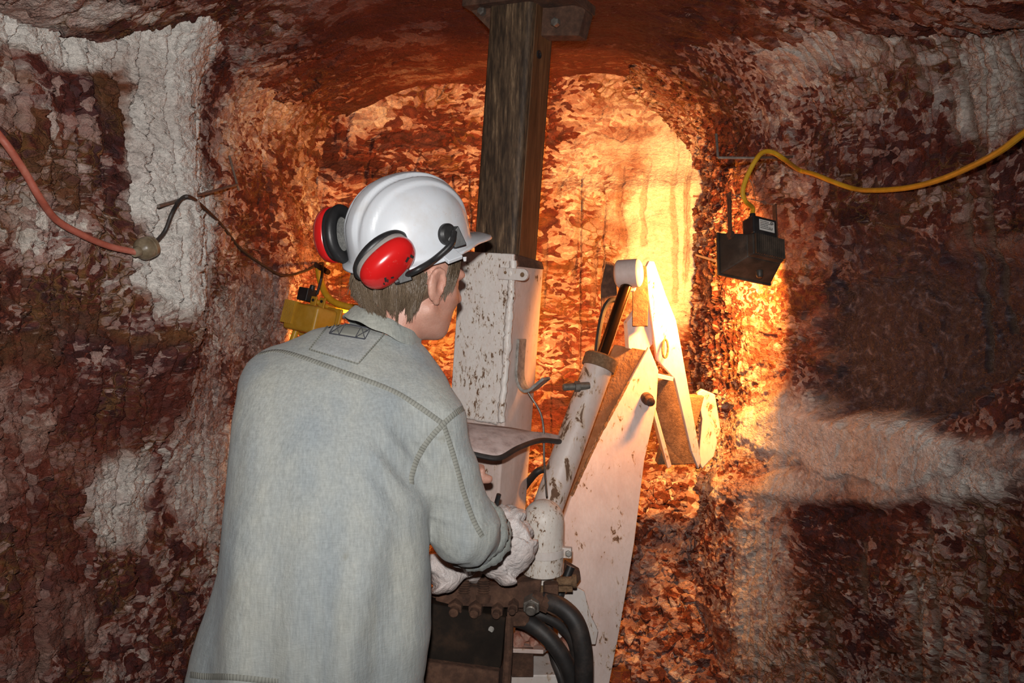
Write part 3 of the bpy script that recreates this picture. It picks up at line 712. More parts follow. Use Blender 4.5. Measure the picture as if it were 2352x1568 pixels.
# oil canister with its clamp
q0 = P(1247, 1318, 2.14); qa = P(1249, 1120, 2.14); qd = (qa - q0).normalized()
m = MB(); prof = [(-.03, .030), (-.002, .030), (0, .047), (.006, .055), (.150, .056)] + [(.150 + .056 * math.sin(a), .056 * math.cos(a)) for a in [math.pi / 2 * k / 8 for k in range(1, 9)]]
m.lathe(q0, qa, prof, 44); can = m.build('oil_canister', M_CAN, mach, 0, True, 40)
m = MB(); m.lathe(q0 + qd * .056, qa, [(0, .0575), (0, .0595), (.022, .0595), (.022, .0575)], 44, False)
q = q0 + qd * .067 + Vector((.062, -.018, 0)); m.box(q, (.014, -.004, 0), (.002, .008, 0), (0, 0, .014)); cl = m.build('clamp_band', M_WHITE, can, .001)
m = MB(); m.lathe(q + Vector((.004, -.008, 0)), q + Vector((.006, -.03, 0)), [(0, .009), (.008, .009), (.010, .006)], 6); m.build('bolt', M_GALV, can, 0, False)
m = MB(); m.box(q0 + Vector((.03, .01, -.035)), (.05, 0, 0), (0, .03, 0), (0, 0, .008)); m.lathe(q0 + Vector((.035, -.02, -.012)), q0 + Vector((.10, -.02, -.012)), [(0, .012), (.04, .012), (.045, .018), (.055, .018)], 14)
m.lathe(q0 + Vector((0, 0, -.02)), q0 + Vector((0, 0, -1)), [(0, .038), (.02, .038), (.022, .028), (.06, .028)], 8)
m.build('canister_base', M_RUST, mach, .002)

# valve block with levers and hex fittings
vb = MB()
vb.prism([P(1000, 1352, 2.07), P(1090, 1348, 2.07), P(1180, 1340, 2.08), P(1245, 1330, 2.09), P(1240, 1372, 2.07), P(1200, 1398, 2.05), P(1050, 1392, 2.05), P(1000, 1385, 2.05)], Vector((0, .12, 0)))
vb.box(P(1000, 1368, 2.10), (.10, 0, 0), (0, .03, 0), (0, 0, .014)); vb.box(P(1190, 1412, 2.09), (.03, 0, 0), (0, .03, 0), (0, 0, .02)); vb.box(P(1265, 1362, 2.10), (.02, 0, 0), (0, .02, 0), (0, 0, .03))
VB = vb.build('valve_block', M_BROWN, mach, .005)
for px, py, R in ((1048, 1390, .021), (1094, 1393, .020), (1144, 1396, .017), (1180, 1388, .015), (1222, 1385, .024)):
    q = P(px, py, 2.06); dv = Vector((-.12, -1, -.12)).normalized(); m = MB()
    m.lathe(q, q + dv, [(-.01, R), (.022, R), (.024, R * .9)], 6); m.lathe(q, q + dv, [(.02, R * .62), (.040, R * .6), (.042, R * .45)], 16); m.build('hex_fitting', M_BROWN if px != 1222 else M_STEEL, VB, .001, False)
q = P(1262, 1388, 2.06); dv = Vector((1, -.2, -.35)).normalized(); m = MB(); m.lathe(q - dv * .05, q + dv, [(0, .022), (.03, .022), (.03, .026), (.05, .026), (.05, .022), (.075, .0225), (.08, .020)], 8); m.build('hose_coupling', M_BROWN, VB, .001, False)
for px, tp in ((1066, 1296), (1110, 1300)):
    a = P(px, 1372, 2.075); b_ = P(px + 2, tp, 2.085); dv = (b_ - a).normalized(); L = (b_ - a).length; m = MB()
    pr = []
    for k in range(7):
        t = L * .12 + k * .006; pr += [(t, .022 - k * .001), (t + .003, .017 - k * .001)]
    m.lathe(a, b_, [(-.01, .024), (L * .1, .024)] + pr + [(L * .7, .011), (L, .010)], 20); m.build('lever_boot', M_BROWN, VB, 0, True, 40)
for pts in ([P(1128, 1205, 2.03), P(1137, 1168, 2.02), P(1146, 1135, 2.01)],):
    MB().tube([P(1108, 1300, 2.085), P(1118, 1245, 2.05)] + pts, .0062, 10).build('lever', M_BLACK, VB)

# engine cover
m = MB(); fpz = [P(975, 1382, 2.03), P(1162, 1418, 2.05), P(1152, 1528, 2.01), P(1145, 1545, 2.0), P(955, 1520, 1.98)]
m.prism(fpz, Vector((.03, .32, 0))); ec = m.build('engine_cover', M_DARKPANEL, mach, .004)
m = MB(); m.prism([P(955, 1516, 1.965), P(1147, 1542, 1.985), P(1140, 1640, 1.94), P(945, 1640, 1.92)], Vector((.02, .25, 0))); m.build('cover_skirt', M_BROWN, ec, .004)
m = MB(); q = P(1127, 1445, 2.04); m.lathe(q, q + Vector((0, -1, .05)), [(-.01, .010), (.004, .010), (.008, .006)], 14); m.build('bolt', M_GALV, ec)
m = MB(); m.tube([P(1170, 1415, 2.07), P(1167, 1500, 2.04), P(1158, 1640, 2.0)], .012, 10); m.build('cover_stay', M_BROWN, mach)
m = MB(); m.prism([P(1075, 1355, 2.12), P(1085, 1390, 2.12), P(985, 1385, 2.12), P(985, 1365, 2.12)], Vector((0, .01, 0))); m.build('bracket_plate', M_PINK, mach, .002)

# hoses
def hose(name, pts, r, mat=M_RUBBER):
    MB().tube(catmull(pts, 10), r, 16).build(name, mat, mach)
hose('hydraulic_hose', [P(1245, 1380, 2.07), P(1286, 1392, 2.05), P(1321, 1427, 2.03), P(1338, 1484, 2.02), P(1341, 1555, 2.02), P(1336, 1660, 2.03)], .0245)
hose('hydraulic_hose', [P(1185, 1420, 2.10), P(1215, 1430, 2.08), P(1255, 1460, 2.06), P(1290, 1505, 2.05), P(1312, 1560, 2.05), P(1322, 1660, 2.06)], .0225)
hose('hydraulic_hose', [P(1222, 1405, 2.13), P(1258, 1418, 2.13), P(1292, 1440, 2.13), P(1318, 1480, 2.13), P(1328, 1560, 2.14), P(1325, 1650, 2.15)], .015)
hose('hydraulic_hose', [P(1258, 1400, 2.20), P(1262, 1450, 2.19), P(1272, 1510, 2.17), P(1292, 1570, 2.15), P(1305, 1650, 2.15)], .012)
hose('feed_hose', [P(1160, 1185, 2.56), P(1190, 1140, 2.54), P(1220, 1098, 2.46), P(1240, 1080, 2.44), P(1275, 1075, 2.48)], .011)
MB().tube([P(1311, 1300, 2.22), P(1277, 1388, 2.2)], .0125, 16).build('stay_tube', M_BLACK, mach)
# gusset and little deck between mast and boom
m = MB(); m.prism([P(1298, 1292, 2.24), P(1332, 1312, 2.24), P(1334, 1330, 2.24), P(1326, 1342, 2.24), P(1296, 1320, 2.24)], Vector((0, .03, 0))); m.build('bracket', M_BROWN, mach, .003)
m = MB(); m.prism([P(1318, 1345, 2.26), P(1342, 1358, 2.26), P(1358, 1415, 2.26), P(1374, 1448, 2.26), P(1368, 1480, 2.26), P(1282, 1480, 2.26), P(1282, 1380, 2.26)], Vector((0, .012, 0))); m.build('gusset', M_WHITE, mach, .002)
m = MB(); m.prism([P(1150, 1488, 2.14), P(1248, 1492, 2.14), P(1290, 1462, 2.36), P(1150, 1455, 2.36)], Vector((0, 0, -.012))); deck = m.build('deck_plate', M_PINK, mach, .002)
m = MB(); m.box(P(1225, 1600, 2.24), (.075, 0, 0), (0, .07, 0), (0, 0, .10)); ch = m.build('chassis_block', M_WHITE, mach, .004)
m = MB(); m.box(P(1200, 1520, 2.155), (.03, 0, 0), (0, .006, 0), (0, 0, .04)); m.build('dark_plate', M_BROWN, ch, .002)
m = MB(); m.box((mach.location.x + .14, 2.46, .17), (.22, 0, 0), (0, .20, 0), (0, 0, .17)); m.build('chassis', M_WHITE, mach, .01)

def rock_thing(q, r, seed, label):
    rr = random.Random(seed); bm = bmesh.new(); bmesh.ops.create_icosphere(bm, subdivisions=2, radius=r)
    pl = [(Vector((rr.uniform(-1, 1), rr.uniform(-1, 1), rr.uniform(-.6, 1))).normalized(), rr.uniform(.55, .85) * r) for _ in range(11)]
    for v in bm.verts:
        for nn, dd in pl:
            k = v.co.dot(nn) - dd
            if k > 0: v.co -= nn * k
    me = bpy.data.meshes.new('rock'); bm.to_mesh(me); bm.free(); me.materials.append(M_ROCKBIT)
    o = bpy.data.objects.new('rock', me); o.location = q; COL.objects.link(o)
    tag(o, label, 'rock', 'broken rocks on the machine deck'); return o
rock_thing(P(1186, 1468, 2.185), .028, 1, 'reddest broken rock on the pink deck plate, beside the black engine cover')
rock_thing(P(1206, 1450, 2.235), .030, 2, 'jagged pink broken rock behind the reddest rock on the deck plate')
rock_thing(P(1228, 1475, 2.20), .020, 3, 'small pale broken rock on the deck plate, beside the black hoses')
rock_thing(P(1302, 1476, 2.24), .026, 4, 'round brown rock wedged between the thick black hoses')

# ------------------------------------------------------------------ cords, pegs and lamps
def tube_thing(name, pts, r, mat, label, cat, seg=10, n=8, group=None):
    o = MB().tube(catmull(pts, n), r, seg).build(name, mat); tag(o, label, cat, group); return o
fz = ld.copy(); fx, fy, fz = frame(fz, Vector((1, 0, -.05))); 
if fy.z < 0: fy = -fy; fx = -fx
# fx: to the lamp's side, fy: up, fz: where it shines
lx = fx if fx.x > 0 else -fx
def LQ(x, y, z): return LAMP_POS + lx * x + fy * y + fz * z
GL = [LQ(-.034, .128, -.05), LQ(-.034, .106, -.05)]
YC = [(2720, 60, .22), (2540, 190, .28), (2372, 292, .30), (2300, 345, .26), (2235, 380, .20), (2160, 412, .13), (2085, 431, .08), (2010, 437, .05), (1965, 434, .035), (1920, 420, .03), (1870, 400, .03), (1835, 390, .04)]
ypts = hits(YC) + [P(1803, 367, 2.42), P(1775, 350, 2.40), P(1752, 350, 2.39), P(1733, 372, 2.385), P(1714, 410, 2.38), P(1706, 440, 2.38), P(1712, 462, 2.385)]
tube_thing('extension_cord', ypts + GL, .0072, M_YELCORD, 'yellow extension cord slung along the right rock wall to the black floodlight', 'cord')
rp = [P(1646, 310, 2.50), P(1650, 358, 2.50)]
m = MB(); m.tube([P(1645, 308, 2.47), P(1649, 362, 2.44)], .0042, 8); m.tube([P(1649, 362, 2.44), P(1735, 363, 2.41), hit(1826, 360, -.03)], .0042, 8)
tag(m.build('iron_peg', M_IRONROD), 'bent thin iron rod holding the yellow cord above the floodlight', 'rod')

# floodlight seen from behind
flt = empty('floodlight', LAMP_POS); tag(flt, 'black floodlight with a white label, hung by wire at the right rock wall', 'lamp')
def frust(m, h0, h1, z0, z1, y0=0, y1=0):
    v = [LQ(sx * h0[0], y0 + sy * h0[1], z0) for sx, sy in ((-1, -1), (1, -1), (1, 1), (-1, 1))] + [LQ(sx * h1[0], y1 + sy * h1[1], z1) for sx, sy in ((-1, -1), (1, -1), (1, 1), (-1, 1))]
    f = [(0, 1, 2, 3), (7, 6, 5, 4), (0, 4, 5, 1), (1, 5, 6, 2), (2, 6, 7, 3), (3, 7, 4, 0)]
    c = sum(v, Vector()) / 8
    for k in range(6):
        a, b, d = v[f[k][0]], v[f[k][1]], v[f[k][2]]
        if (b - a).cross(d - a).dot(a - c) < 0: f[k] = f[k][::-1]
    m.add(v, f)
m = MB(); frust(m, (.060, .036), (.094, .066), -.055, .035); frust(m, (.055, .032), (.060, .036), -.075, -.055)
m.build('housing', M_LAMPBLACK, flt, .004)
m = MB(); frust(m, (.098, .069), (.098, .069), .035, .045); m.build('front_rim', M_LAMPBLACK, flt, .003)
m = MB()
for k in range(15):
    x = -.050 + .1 * k / 14; m.box(LQ(x, 0, -.078), lx * .0016, fy * .031, fz * .006)
m.build('cooling_fins', M_LAMPBLACK, flt, .0006)
m = MB(); m.box(LQ(0, 0, .0475), lx * .088, fy * .059, fz * .0015); m.build('glass', M_GLASS, flt)
m = MB(); m.lathe(LQ(-.05, 0, .0545), LQ(.05, 0, .0545), [(0, .004), (.1, .004)], 12); m.build('lamp_tube', M_GLOW, flt)
m = MB(); m.box(LQ(-.010, .062, -.050), lx * .043, fy * .029, fz * .026); tb = m.build('terminal_box', M_BLACK, flt, .005)
def label_on():
    c = LQ(-.005, .064, -.0765); m = MB(); m.box(c, lx * .027, fy * .017, fz * .0006); m.build('label', M_LABEL, tb)
    m = MB(); rr = random.Random(4)
    for r_ in range(5):
        x = -.024; y = .012 - r_ * .0055; end = .004 if r_ in (0, 3, 2) else .016
        while x < end:
            w = rr.uniform(.001, .004); m.box(c + lx * (x + w / 2) + fy * y - fz * .0008, lx * (w / 2), fy * .0011, fz * .0003); x += w + .0012
    for a in range(16):
        t = 2 * math.pi * a / 16; m.box(c + lx * (.018 + .0045 * math.cos(t)) + fy * (.011 + .0036 * math.sin(t)) - fz * .0008, lx * .0011, fy * .0009, fz * .0003)
    m.box(c + lx * .018 + fy * .011 - fz * .0008, lx * .0022, fy * .0007, fz * .0003)
    for dx in (.008, .0125, .018): m.box(c + lx * dx + fy * -.006 - fz * .0008, lx * .0008, fy * .003, fz * .0003)
    m.build('label_print', M_INK, tb)
label_on()
m = MB(); m.lathe(LQ(-.034, .085, -.05), LQ(-.034, .2, -.05), [(0, .013), (.012, .013), (.012, .009), (.022, .009)], 12); m.build('cable_gland', M_BLACK, flt, .001)
for s_, x in ((-1, -.088), (1, .082)):
    m = MB(); m.box(LQ(x, .105, -.012), lx * .0022, fy * .075, fz * .008); m.lathe(LQ(x - .004, .045, -.012), LQ(x + .01, .045, -.012), [(0, .012), (.012, .012), (.014, .008)], 8); m.build('bracket_arm', M_BROWN, flt, .001)
m = MB(); m.lathe(LQ(.0, -.060, -.03), LQ(0, -.1, -.03), [(0, .011), (.016, .011), (.022, .007)], 12); m.build('rim_latch', M_LAMPBLACK, flt, .001)
wt = LQ(-.088, .178, -.012); wt2 = LQ(.082, .178, -.012); mid = wt.lerp(wt2, .55)
m = MB(); m.tube(catmull([wt, wt.lerp(wt2, .3) - Vector((0, 0, .002)), mid, wt2], 6), .0012, 6); m.tube(catmull([mid + Vector((.005, 0, .0)), P(1728, 425, 2.42), P(1719, 400, 2.42), P(1733, 363, 2.405)], 8), .0012, 6)
for q in (wt.lerp(wt2, .22), wt.lerp(wt2, .75)):
    m.tube([q + lx * (.012 * math.cos(a) ) + Vector((0, 0, .005 * math.sin(a * 1.5))) for a in [k * .8 for k in range(12)]], .0012, 6)
m.build('hanging_wire', M_IRONROD, flt)
m = MB(); m.tube([hit(1598, 585, -.02), P(1657, 603, 2.52)], .0045, 8)
tag(m.build('wooden_peg', M_WHITE), 'short pale peg in the rock, left of the floodlight rim', 'peg')

# left wall: red cord, its plug, black cord, iron rod
rc = hits([(-300, -60, .05), (-150, 130, .05), (-14, 296, .05), (22, 342, .05), (60, 400, .05), (92, 455, .045), (130, 505, .04), (190, 540, .04), (250, 565, .04), (312, 579, .04)])
rcd = empty('extension_cord', rc[-1]); tag(rcd, 'dusty red extension cord with an amber plug on the left rock wall', 'cord')
MB().tube(catmull(rc, 8), .0082, 12).build('cable', M_REDCORD, rcd)
pa = rc[-1]; pb = hit(372, 556, .045); pd = (pb - pa).normalized()
m = MB(); m.lathe(pa - pd * .006, pb, [(0, .011), (.012, .013), (.016, .013), (.022, .022), (.030, .028), (.044, .0285), (.045, .0265), (.049, .0265), (.050, .0285), (.062, .0275), (.066, .02)], 28); m.build('plug', M_PLUG, rcd)
bc = [pa + pd * .058] + hits([(378, 532, .045), (395, 490, .05), (415, 458, .05), (435, 452, .055), (465, 474, .05), (510, 518, .03), (550, 568, .025), (600, 606, .03), (650, 632, .05), (700, 622, .06), (738, 604, .06)])
bq = empty('flex_cord', bc[4]); tag(bq, 'black flex cord looped over the iron rod, down to the yellow lamp', 'cord')
JB = P(702, 692, 2.90)
MB().tube(catmull(bc + [P(741, 612, 2.93), P(738, 640, 2.92), P(728, 676, 2.91)], 8), .0052, 10).build('cable', M_RUBBER, bq)
ra = hit(364, 473, .11); rb = hit(545, 424, .13); rc_ = hit(527, 358, .07)
m = MB(); m.tube([ra, ra.lerp(rb, .5), rb], .0045, 8); m.tube([hit(549, 436, .12), rb, rc_], .0042, 8)
tag(m.build('iron_peg', M_IRONROD), 'L-shaped iron rod stuck in the left rock wall under the black cord', 'rod')

# yellow work lamp behind the man's shoulder
wk = empty('work_lamp', WORK_POS); tag(wk, 'yellow portable work lamp on a tube stand by the left wall, behind the man', 'lamp')
wz = wd.copy(); wx, wy, wz = frame(wz, Vector((1, 0, -.22)))
if wx.x < 0: wx = -wx
if wy.z < 0: wy = -wy
def WQ(x, y, z): return WORK_POS + wx * x + wy * y + wz * z
m = MB(); m.box(WQ(.0, 0, 0), wx * .085, wy * .05, wz * .05); m.build('housing', M_YELLOW, wk, .012)
m = MB(); m.box(WQ(.0, -.002, .052), wx * .10, wy * .062, wz * .006); m.build('front_rim', M_YELLOW, wk, .004)
m = MB()
for k in range(11): m.box(WQ(-.088 + .0055 * k, .012, -.045), wx * .0014, wy * .042, wz * .014)
m.build('cooling_fins', M_YELLOW, wk, .0006)
m = MB(); m.box(WQ(-.022, .085, -.02), wx * .026, wy * .024, wz * .024); m.lathe(WQ(-.005, .10, -.02), WQ(.0, .2, -.02), [(0, .011), (.024, .010)], 8); m.build('terminal_box', M_BLACK, wk, .003)
for x in (.02, .066):
    m = MB(); m.box(WQ(x, .062, -.02), wx * .014, wy * .022, wz * .003); tb_ = m.build('bracket_tab', M_YELLOW, wk, .001)
    m = MB(); m.lathe(WQ(x, .07, -.022), WQ(x, .07, -.1), [(0, .006), (.005, .005)], 8); m.build('screw', M_BLACK, tb_)
m = MB(); m.tube(catmull([P(731, 617, 2.98), P(738, 650, 2.97), P(752, 680, 2.95), P(775, 697, 2.93), P(812, 706, 2.92), P(850, 705, 2.95)], 8), .0125, 14)
m.tube(catmull([P(850, 716, 3.03), P(790, 712, 3.0), P(755, 705, 2.97), P(725, 692, 2.95)], 8), .010, 14)
m.tube([WQ(-.06, -.045, 0), WQ(-.08, -.3, -.02), Vector((WORK_POS.x - .08, WORK_POS.y - .02, .14))], .012, 12); m.tube([WQ(.06, -.045, 0), WQ(.07, -.3, .05), Vector((WORK_POS.x + .10, WORK_POS.y + .06, .14))], .012, 12)
m.build('tube_stand', M_YELCORD, wk)
m = MB(); m.lathe(P(726, 608, 2.99), P(760, 629, 2.90), [(0, .010), (.10, .010)], 12); m.build('stand_handle', M_BROWN, wk)
m = MB(); m.box(WQ(0, 0, .0595), wx * .085, wy * .05, wz * .001); m.build('glass', M_GLASS, wk)
m = MB(); m.lathe(WQ(-.05, 0, .064), WQ(.05, 0, .064), [(0, .003), (.1, .003)], 10); m.build('lamp_tube', M_GLOW, wk)
# ------------------------------------------------------------------ the man
class SDF:
    def __init__(s, lo, hi, h):
        s.lo = np.array(lo, float); s.h = h; s.n = np.ceil((np.array(hi) - s.lo) / h).astype(int) + 1
        s.D = np.full(tuple(s.n), 1.0, np.float32)
    def block(s, lo, hi):
        a = np.clip(np.floor((np.array(lo) - s.lo) / s.h).astype(int), 0, s.n - 1); b = np.clip(np.ceil((np.array(hi) - s.lo) / s.h).astype(int) + 1, 1, s.n)
        g = [s.lo[i] + s.h * np.arange(a[i], b[i]) for i in range(3)]
        return tuple(slice(a[i], b[i]) for i in range(3)), np.meshgrid(*g, indexing='ij')
    def op(s, lo, hi, fn, k=.01, mode='u'):
        pad = k + 2 * s.h; sl, (X, Y, Z) = s.block(np.array(lo) - pad, np.array(hi) + pad)
        if 0 in X.shape: return
        d = fn(X, Y, Z).astype(np.float32); o = s.D[sl]
        if mode == 'u':
            hh = np.clip(.5 + .5 * (o - d) / k, 0, 1); s.D[sl] = o + (d - o) * hh - k * hh * (1 - hh)
        else:
            d = -d; hh = np.clip(.5 - .5 * (o - d) / k, 0, 1); s.D[sl] = o + (d - o) * hh + k * hh * (1 - hh)
    def cap(s, p, q, r0, r1, k=.01, mode='u'):
        p = np.array(p, float); q = np.array(q, float); R = max(r0, r1); d = q - p; L2 = d @ d + 1e-12
        def fn(X, Y, Z):
            t = np.clip(((X - p[0]) * d[0] + (Y - p[1]) * d[1] + (Z - p[2]) * d[2]) / L2, 0, 1)
            return np.sqrt((X - p[0] - t * d[0]) ** 2 + (Y - p[1] - t * d[1]) ** 2 + (Z - p[2] - t * d[2]) ** 2) - (r0 + (r1 - r0) * t)
        s.op(np.minimum(p, q) - R, np.maximum(p, q) + R, fn, k, mode)
    def ell(s, c, ax, rad, k=.01, mode='u'):
        c = np.array(c, float); A_ = [np.array(a, float) for a in ax]; R = max(rad)
        def fn(X, Y, Z):
            u = [((X - c[0]) * a[0] + (Y - c[1]) * a[1] + (Z - c[2]) * a[2]) for a in A_]
            k0 = np.sqrt(sum((u[i] / rad[i]) ** 2 for i in range(3))) + 1e-9; k1 = np.sqrt(sum((u[i] / rad[i] ** 2) ** 2 for i in range(3))) + 1e-9
            return k0 * (k0 - 1) / k1
        s.op(c - R, c + R, fn, k, mode)
    def mesh(s):
        D = s.D; ins = D < 0; n = D.shape
        cnt = np.zeros((n[0] - 1, n[1] - 1, n[2] - 1), np.int8)
        for i in (0, 1):
            for j in (0, 1):
                for k in (0, 1): cnt += ins[i:n[0] - 1 + i, j:n[1] - 1 + j, k:n[2] - 1 + k]
        act = (cnt > 0) & (cnt < 8); idx = np.argwhere(act); vid = np.full(act.shape, -1, np.int64); vid[act] = np.arange(len(idx))
        acc = np.zeros((len(idx), 3)); num = np.zeros(len(idx))
        cs = [(i, j, k) for i in (0, 1) for j in (0, 1) for k in (0, 1)]
        for a in cs:
            for b in cs:
                if sum(b) != sum(a) + 1 or any(b[t] < a[t] for t in range(3)): continue
                da = D[idx[:, 0] + a[0], idx[:, 1] + a[1], idx[:, 2] + a[2]]; db = D[idx[:, 0] + b[0], idx[:, 1] + b[1], idx[:, 2] + b[2]]
                m = (da < 0) != (db < 0); t = np.where(m, da / (da - db + 1e-20), 0)
                acc[m] += np.array(a) + (np.array(b) - np.array(a)) * t[m, None]; num[m] += 1
        V = s.lo + s.h * (idx + acc / np.maximum(num, 1)[:, None]); F = []
        for ax in range(3):
            o1, o2 = (ax + 1) % 3, (ax + 2) % 3
            sa = [slice(1, n[t] - 1) for t in range(3)]; sa[ax] = slice(0, n[ax] - 1); sb = list(sa); sb[ax] = slice(1, n[ax])
            A0 = ins[tuple(sa)]; B0 = ins[tuple(sb)]
            for flip, m in ((False, A0 & ~B0), (True, ~A0 & B0)):
                e = np.argwhere(m); off = [1, 1, 1]; off[ax] = 0; e = e + off
                q = []
                for d1, d2 in ((-1, -1), (0, -1), (0, 0), (-1, 0)):
                    c = e.copy(); c[:, o1] += d1; c[:, o2] += d2; q.append(vid[c[:, 0], c[:, 1], c[:, 2]])
                q = np.stack(q, 1); F.append(q[:, ::-1] if flip else q)
        return V, np.concatenate(F)

def np_mesh(name, V, F, mat, parent=None, loc=None, smooth_it=0, fac=.5):
    og = np.array(origin_of(parent)) if parent is not None else np.array(loc)
    me = bpy.data.meshes.new(name); me.from_pydata((V - og).tolist(), [], F.tolist()); me.update(); me.shade_smooth(); me.materials.append(mat)
    if smooth_it:
        bm = bmesh.new(); bm.from_mesh(me)
        for _ in range(smooth_it): bmesh.ops.smooth_vert(bm, verts=bm.verts, factor=fac, use_axis_x=True, use_axis_y=True, use_axis_z=True)
        bm.to_mesh(me); bm.free()
    o = bpy.data.objects.new(name, me)
    if parent is None: o.location = og
    COL.objects.link(o)
    if parent is not None: o.parent = parent
    return o

# materials
n = NT('skin'); p = n.pos(); c = n.mix(n.ramp(n.noise(p, 22, 5, .6), [(.35, 0), (.7, 1)]), (.56, .31, .235), (.46, .215, .155))
c = n.mix(n.ramp(n.noise(p, 240, 3, .6), [(.4, 0), (.8, .3)]), c, (.36, .16, .11))
M_SKIN = n.fin(c, .5, 0, n.bump(n.noise(p, 300, 3, .6), .0012, .5), Subsurface_Weight=.08, Subsurface_Radius=(.01, .004, .002))
def cloth(name, a, b, c2):
    n = NT(name); p = n.pos((1, 1, .28)); g = n.pos()
    c = n.mix(n.ramp(n.noise(p, 12, 5, .62), [(.35, 0), (.68, 1)]), a, b)
    c = n.mix(n.ramp(n.noise(g, 6, 4, .6), [(.45, 0), (.75, .6)]), c, c2)
    c = n.mix(n.ramp(n.noise(n.pos((1, 1, .09)), 9, 4, .55), [(.42, 0), (.66, .7)]), c, tuple(x * k_ for x, k_ in zip(b, (.78, .84, .93))))
    c = n.mix(.55, c, n.ramp(n.noise(n.pos((1, 1, .10)), 230, 3, .6), [(.3, .72), (.7, 1.2)]), 'MULTIPLY')
    c = n.mix(.35, c, n.ramp(n.noise(n.pos((.12, .12, 1)), 520, 2, .6), [(.3, .75), (.7, 1.15)]), 'MULTIPLY')
    c = n.mix(n.ramp(n.noise(g, 11, 5, .7), [(.66, 0), (.74, .45)]), c, (.20, .19, .15))
    wv = n.math('ADD', n.noise(n.pos((1, 1, .2)), 700, 2), n.noise(n.pos((.2, .2, 1)), 700, 2))
    h = n.math('ADD', n.math('MULTIPLY', wv, .0006), n.math('MULTIPLY', n.noise(n.pos((1, 1, .6)), 36, 4, .6), .004))
    return n.fin(c, .9, 0, n.bump(h, 1.0, .8), Specular_IOR_Level=.2, Sheen_Weight=.12)
M_SHIRT = cloth('washed_grey_denim', (.335, .345, .32), (.285, .305, .30), (.36, .355, .30))
M_PATCH = cloth('yoke_patch_cloth', (.335, .34, .325), (.30, .31, .30), (.34, .34, .31))
M_COLLAR = cloth('collar_cloth', (.33, .335, .30), (.28, .29, .26), (.34, .33, .28))
n = NT('stitched_seam'); al = n.attr('along')
st = n.ramp(n.math('FRACT', n.math('MULTIPLY', al, 150.0)), [(.0, .25), (.25, 1.0), (.75, 1.0), (1.0, .25)])
M_SEAM = n.fin(n.mix(1.0, n.mix(n.noise(n.pos(), 40, 4), (.18, .18, .155), (.27, .275, .245)), n.ramp(st, [(0, .6), (1, 1.0)]), 'MULTIPLY'), .9, 0, n.bump(st, .0012, .8))
M_PANTS = cloth('dark_work_trousers', (.035, .04, .055), (.05, .055, .07), (.06, .05, .045))
M_BOOT = plain('brown_boot_leather', (.07, .04, .025), .6)
n = NT('hair'); p = n.pos()
M_HAIR = n.fin(n.mix(n.noise(n.pos((1, 1, .15)), 160, 3, .6), (.060, .038, .024), (.20, .145, .095)), .34, 0, n.bump(n.noise(n.pos((1, 1, .1)), 420, 2), .002, .7))
n = NT('scuffed_white_helmet'); p = n.pos()
c = n.mix(n.ramp(n.noise(p, 9, 6, .68), [(.5, 0), (.76, .6)]), (.60, .63, .67), (.46, .41, .36))
c = n.mix(n.ramp(n.noise(n.pos((1, .3, 1)), 46, 5, .7, 1.5), [(.66, 0), (.72, .7)]), c, (.45, .25, .16))
M_HELM = n.fin(c, n.ramp(n.noise(p, 20, 4), [(.3, .22), (.7, .42)]), 0, Coat_Weight=.25, Coat_Roughness=.15)
n = NT('glossy_red_plastic'); p = n.pos()
c = n.mix(n.ramp(n.noise(p, 40, 6, .75), [(.62, 0), (.72, .5)]), (.56, .012, .012), (.50, .16, .13))
M_RED = n.fin(c, .22, 0, Coat_Weight=.4, Coat_Roughness=.12)
M_GREY = plain('grey_backing_plastic', (.36, .33, .31), .5)
M_FOAM = dirty('grey_foam', [(.10, .10, .10), (.19, .19, .18), (.30, .29, .27)], 160, .95, 0, .003)

def P_(px, py, Y): return np.array(P(px, py, Y))
# head frame
def rotdir(yaw, pitch, roll):
    F = Vector((math.sin(yaw), math.cos(yaw), 0)); R = Vector((math.cos(yaw), -math.sin(yaw), 0)); U = Vector((0, 0, 1))
    q = Matrix.Rotation(-pitch, 3, R); F = q @ F; U = q @ U
    q = Matrix.Rotation(roll, 3, F); R = q @ R; U = q @ U
    return F, R, U
HF, HR, HU = rotdir(math.radians(47), math.radians(9), math.radians(4))
HC = P(958, 638, 1.83); HK = 1.09
def H(f, r, u): return np.array(HC + HF * (f * HK) + HR * (r * HK) + HU * (u * HK))
HA = [np.array(HF), np.array(HR), np.array(HU)]

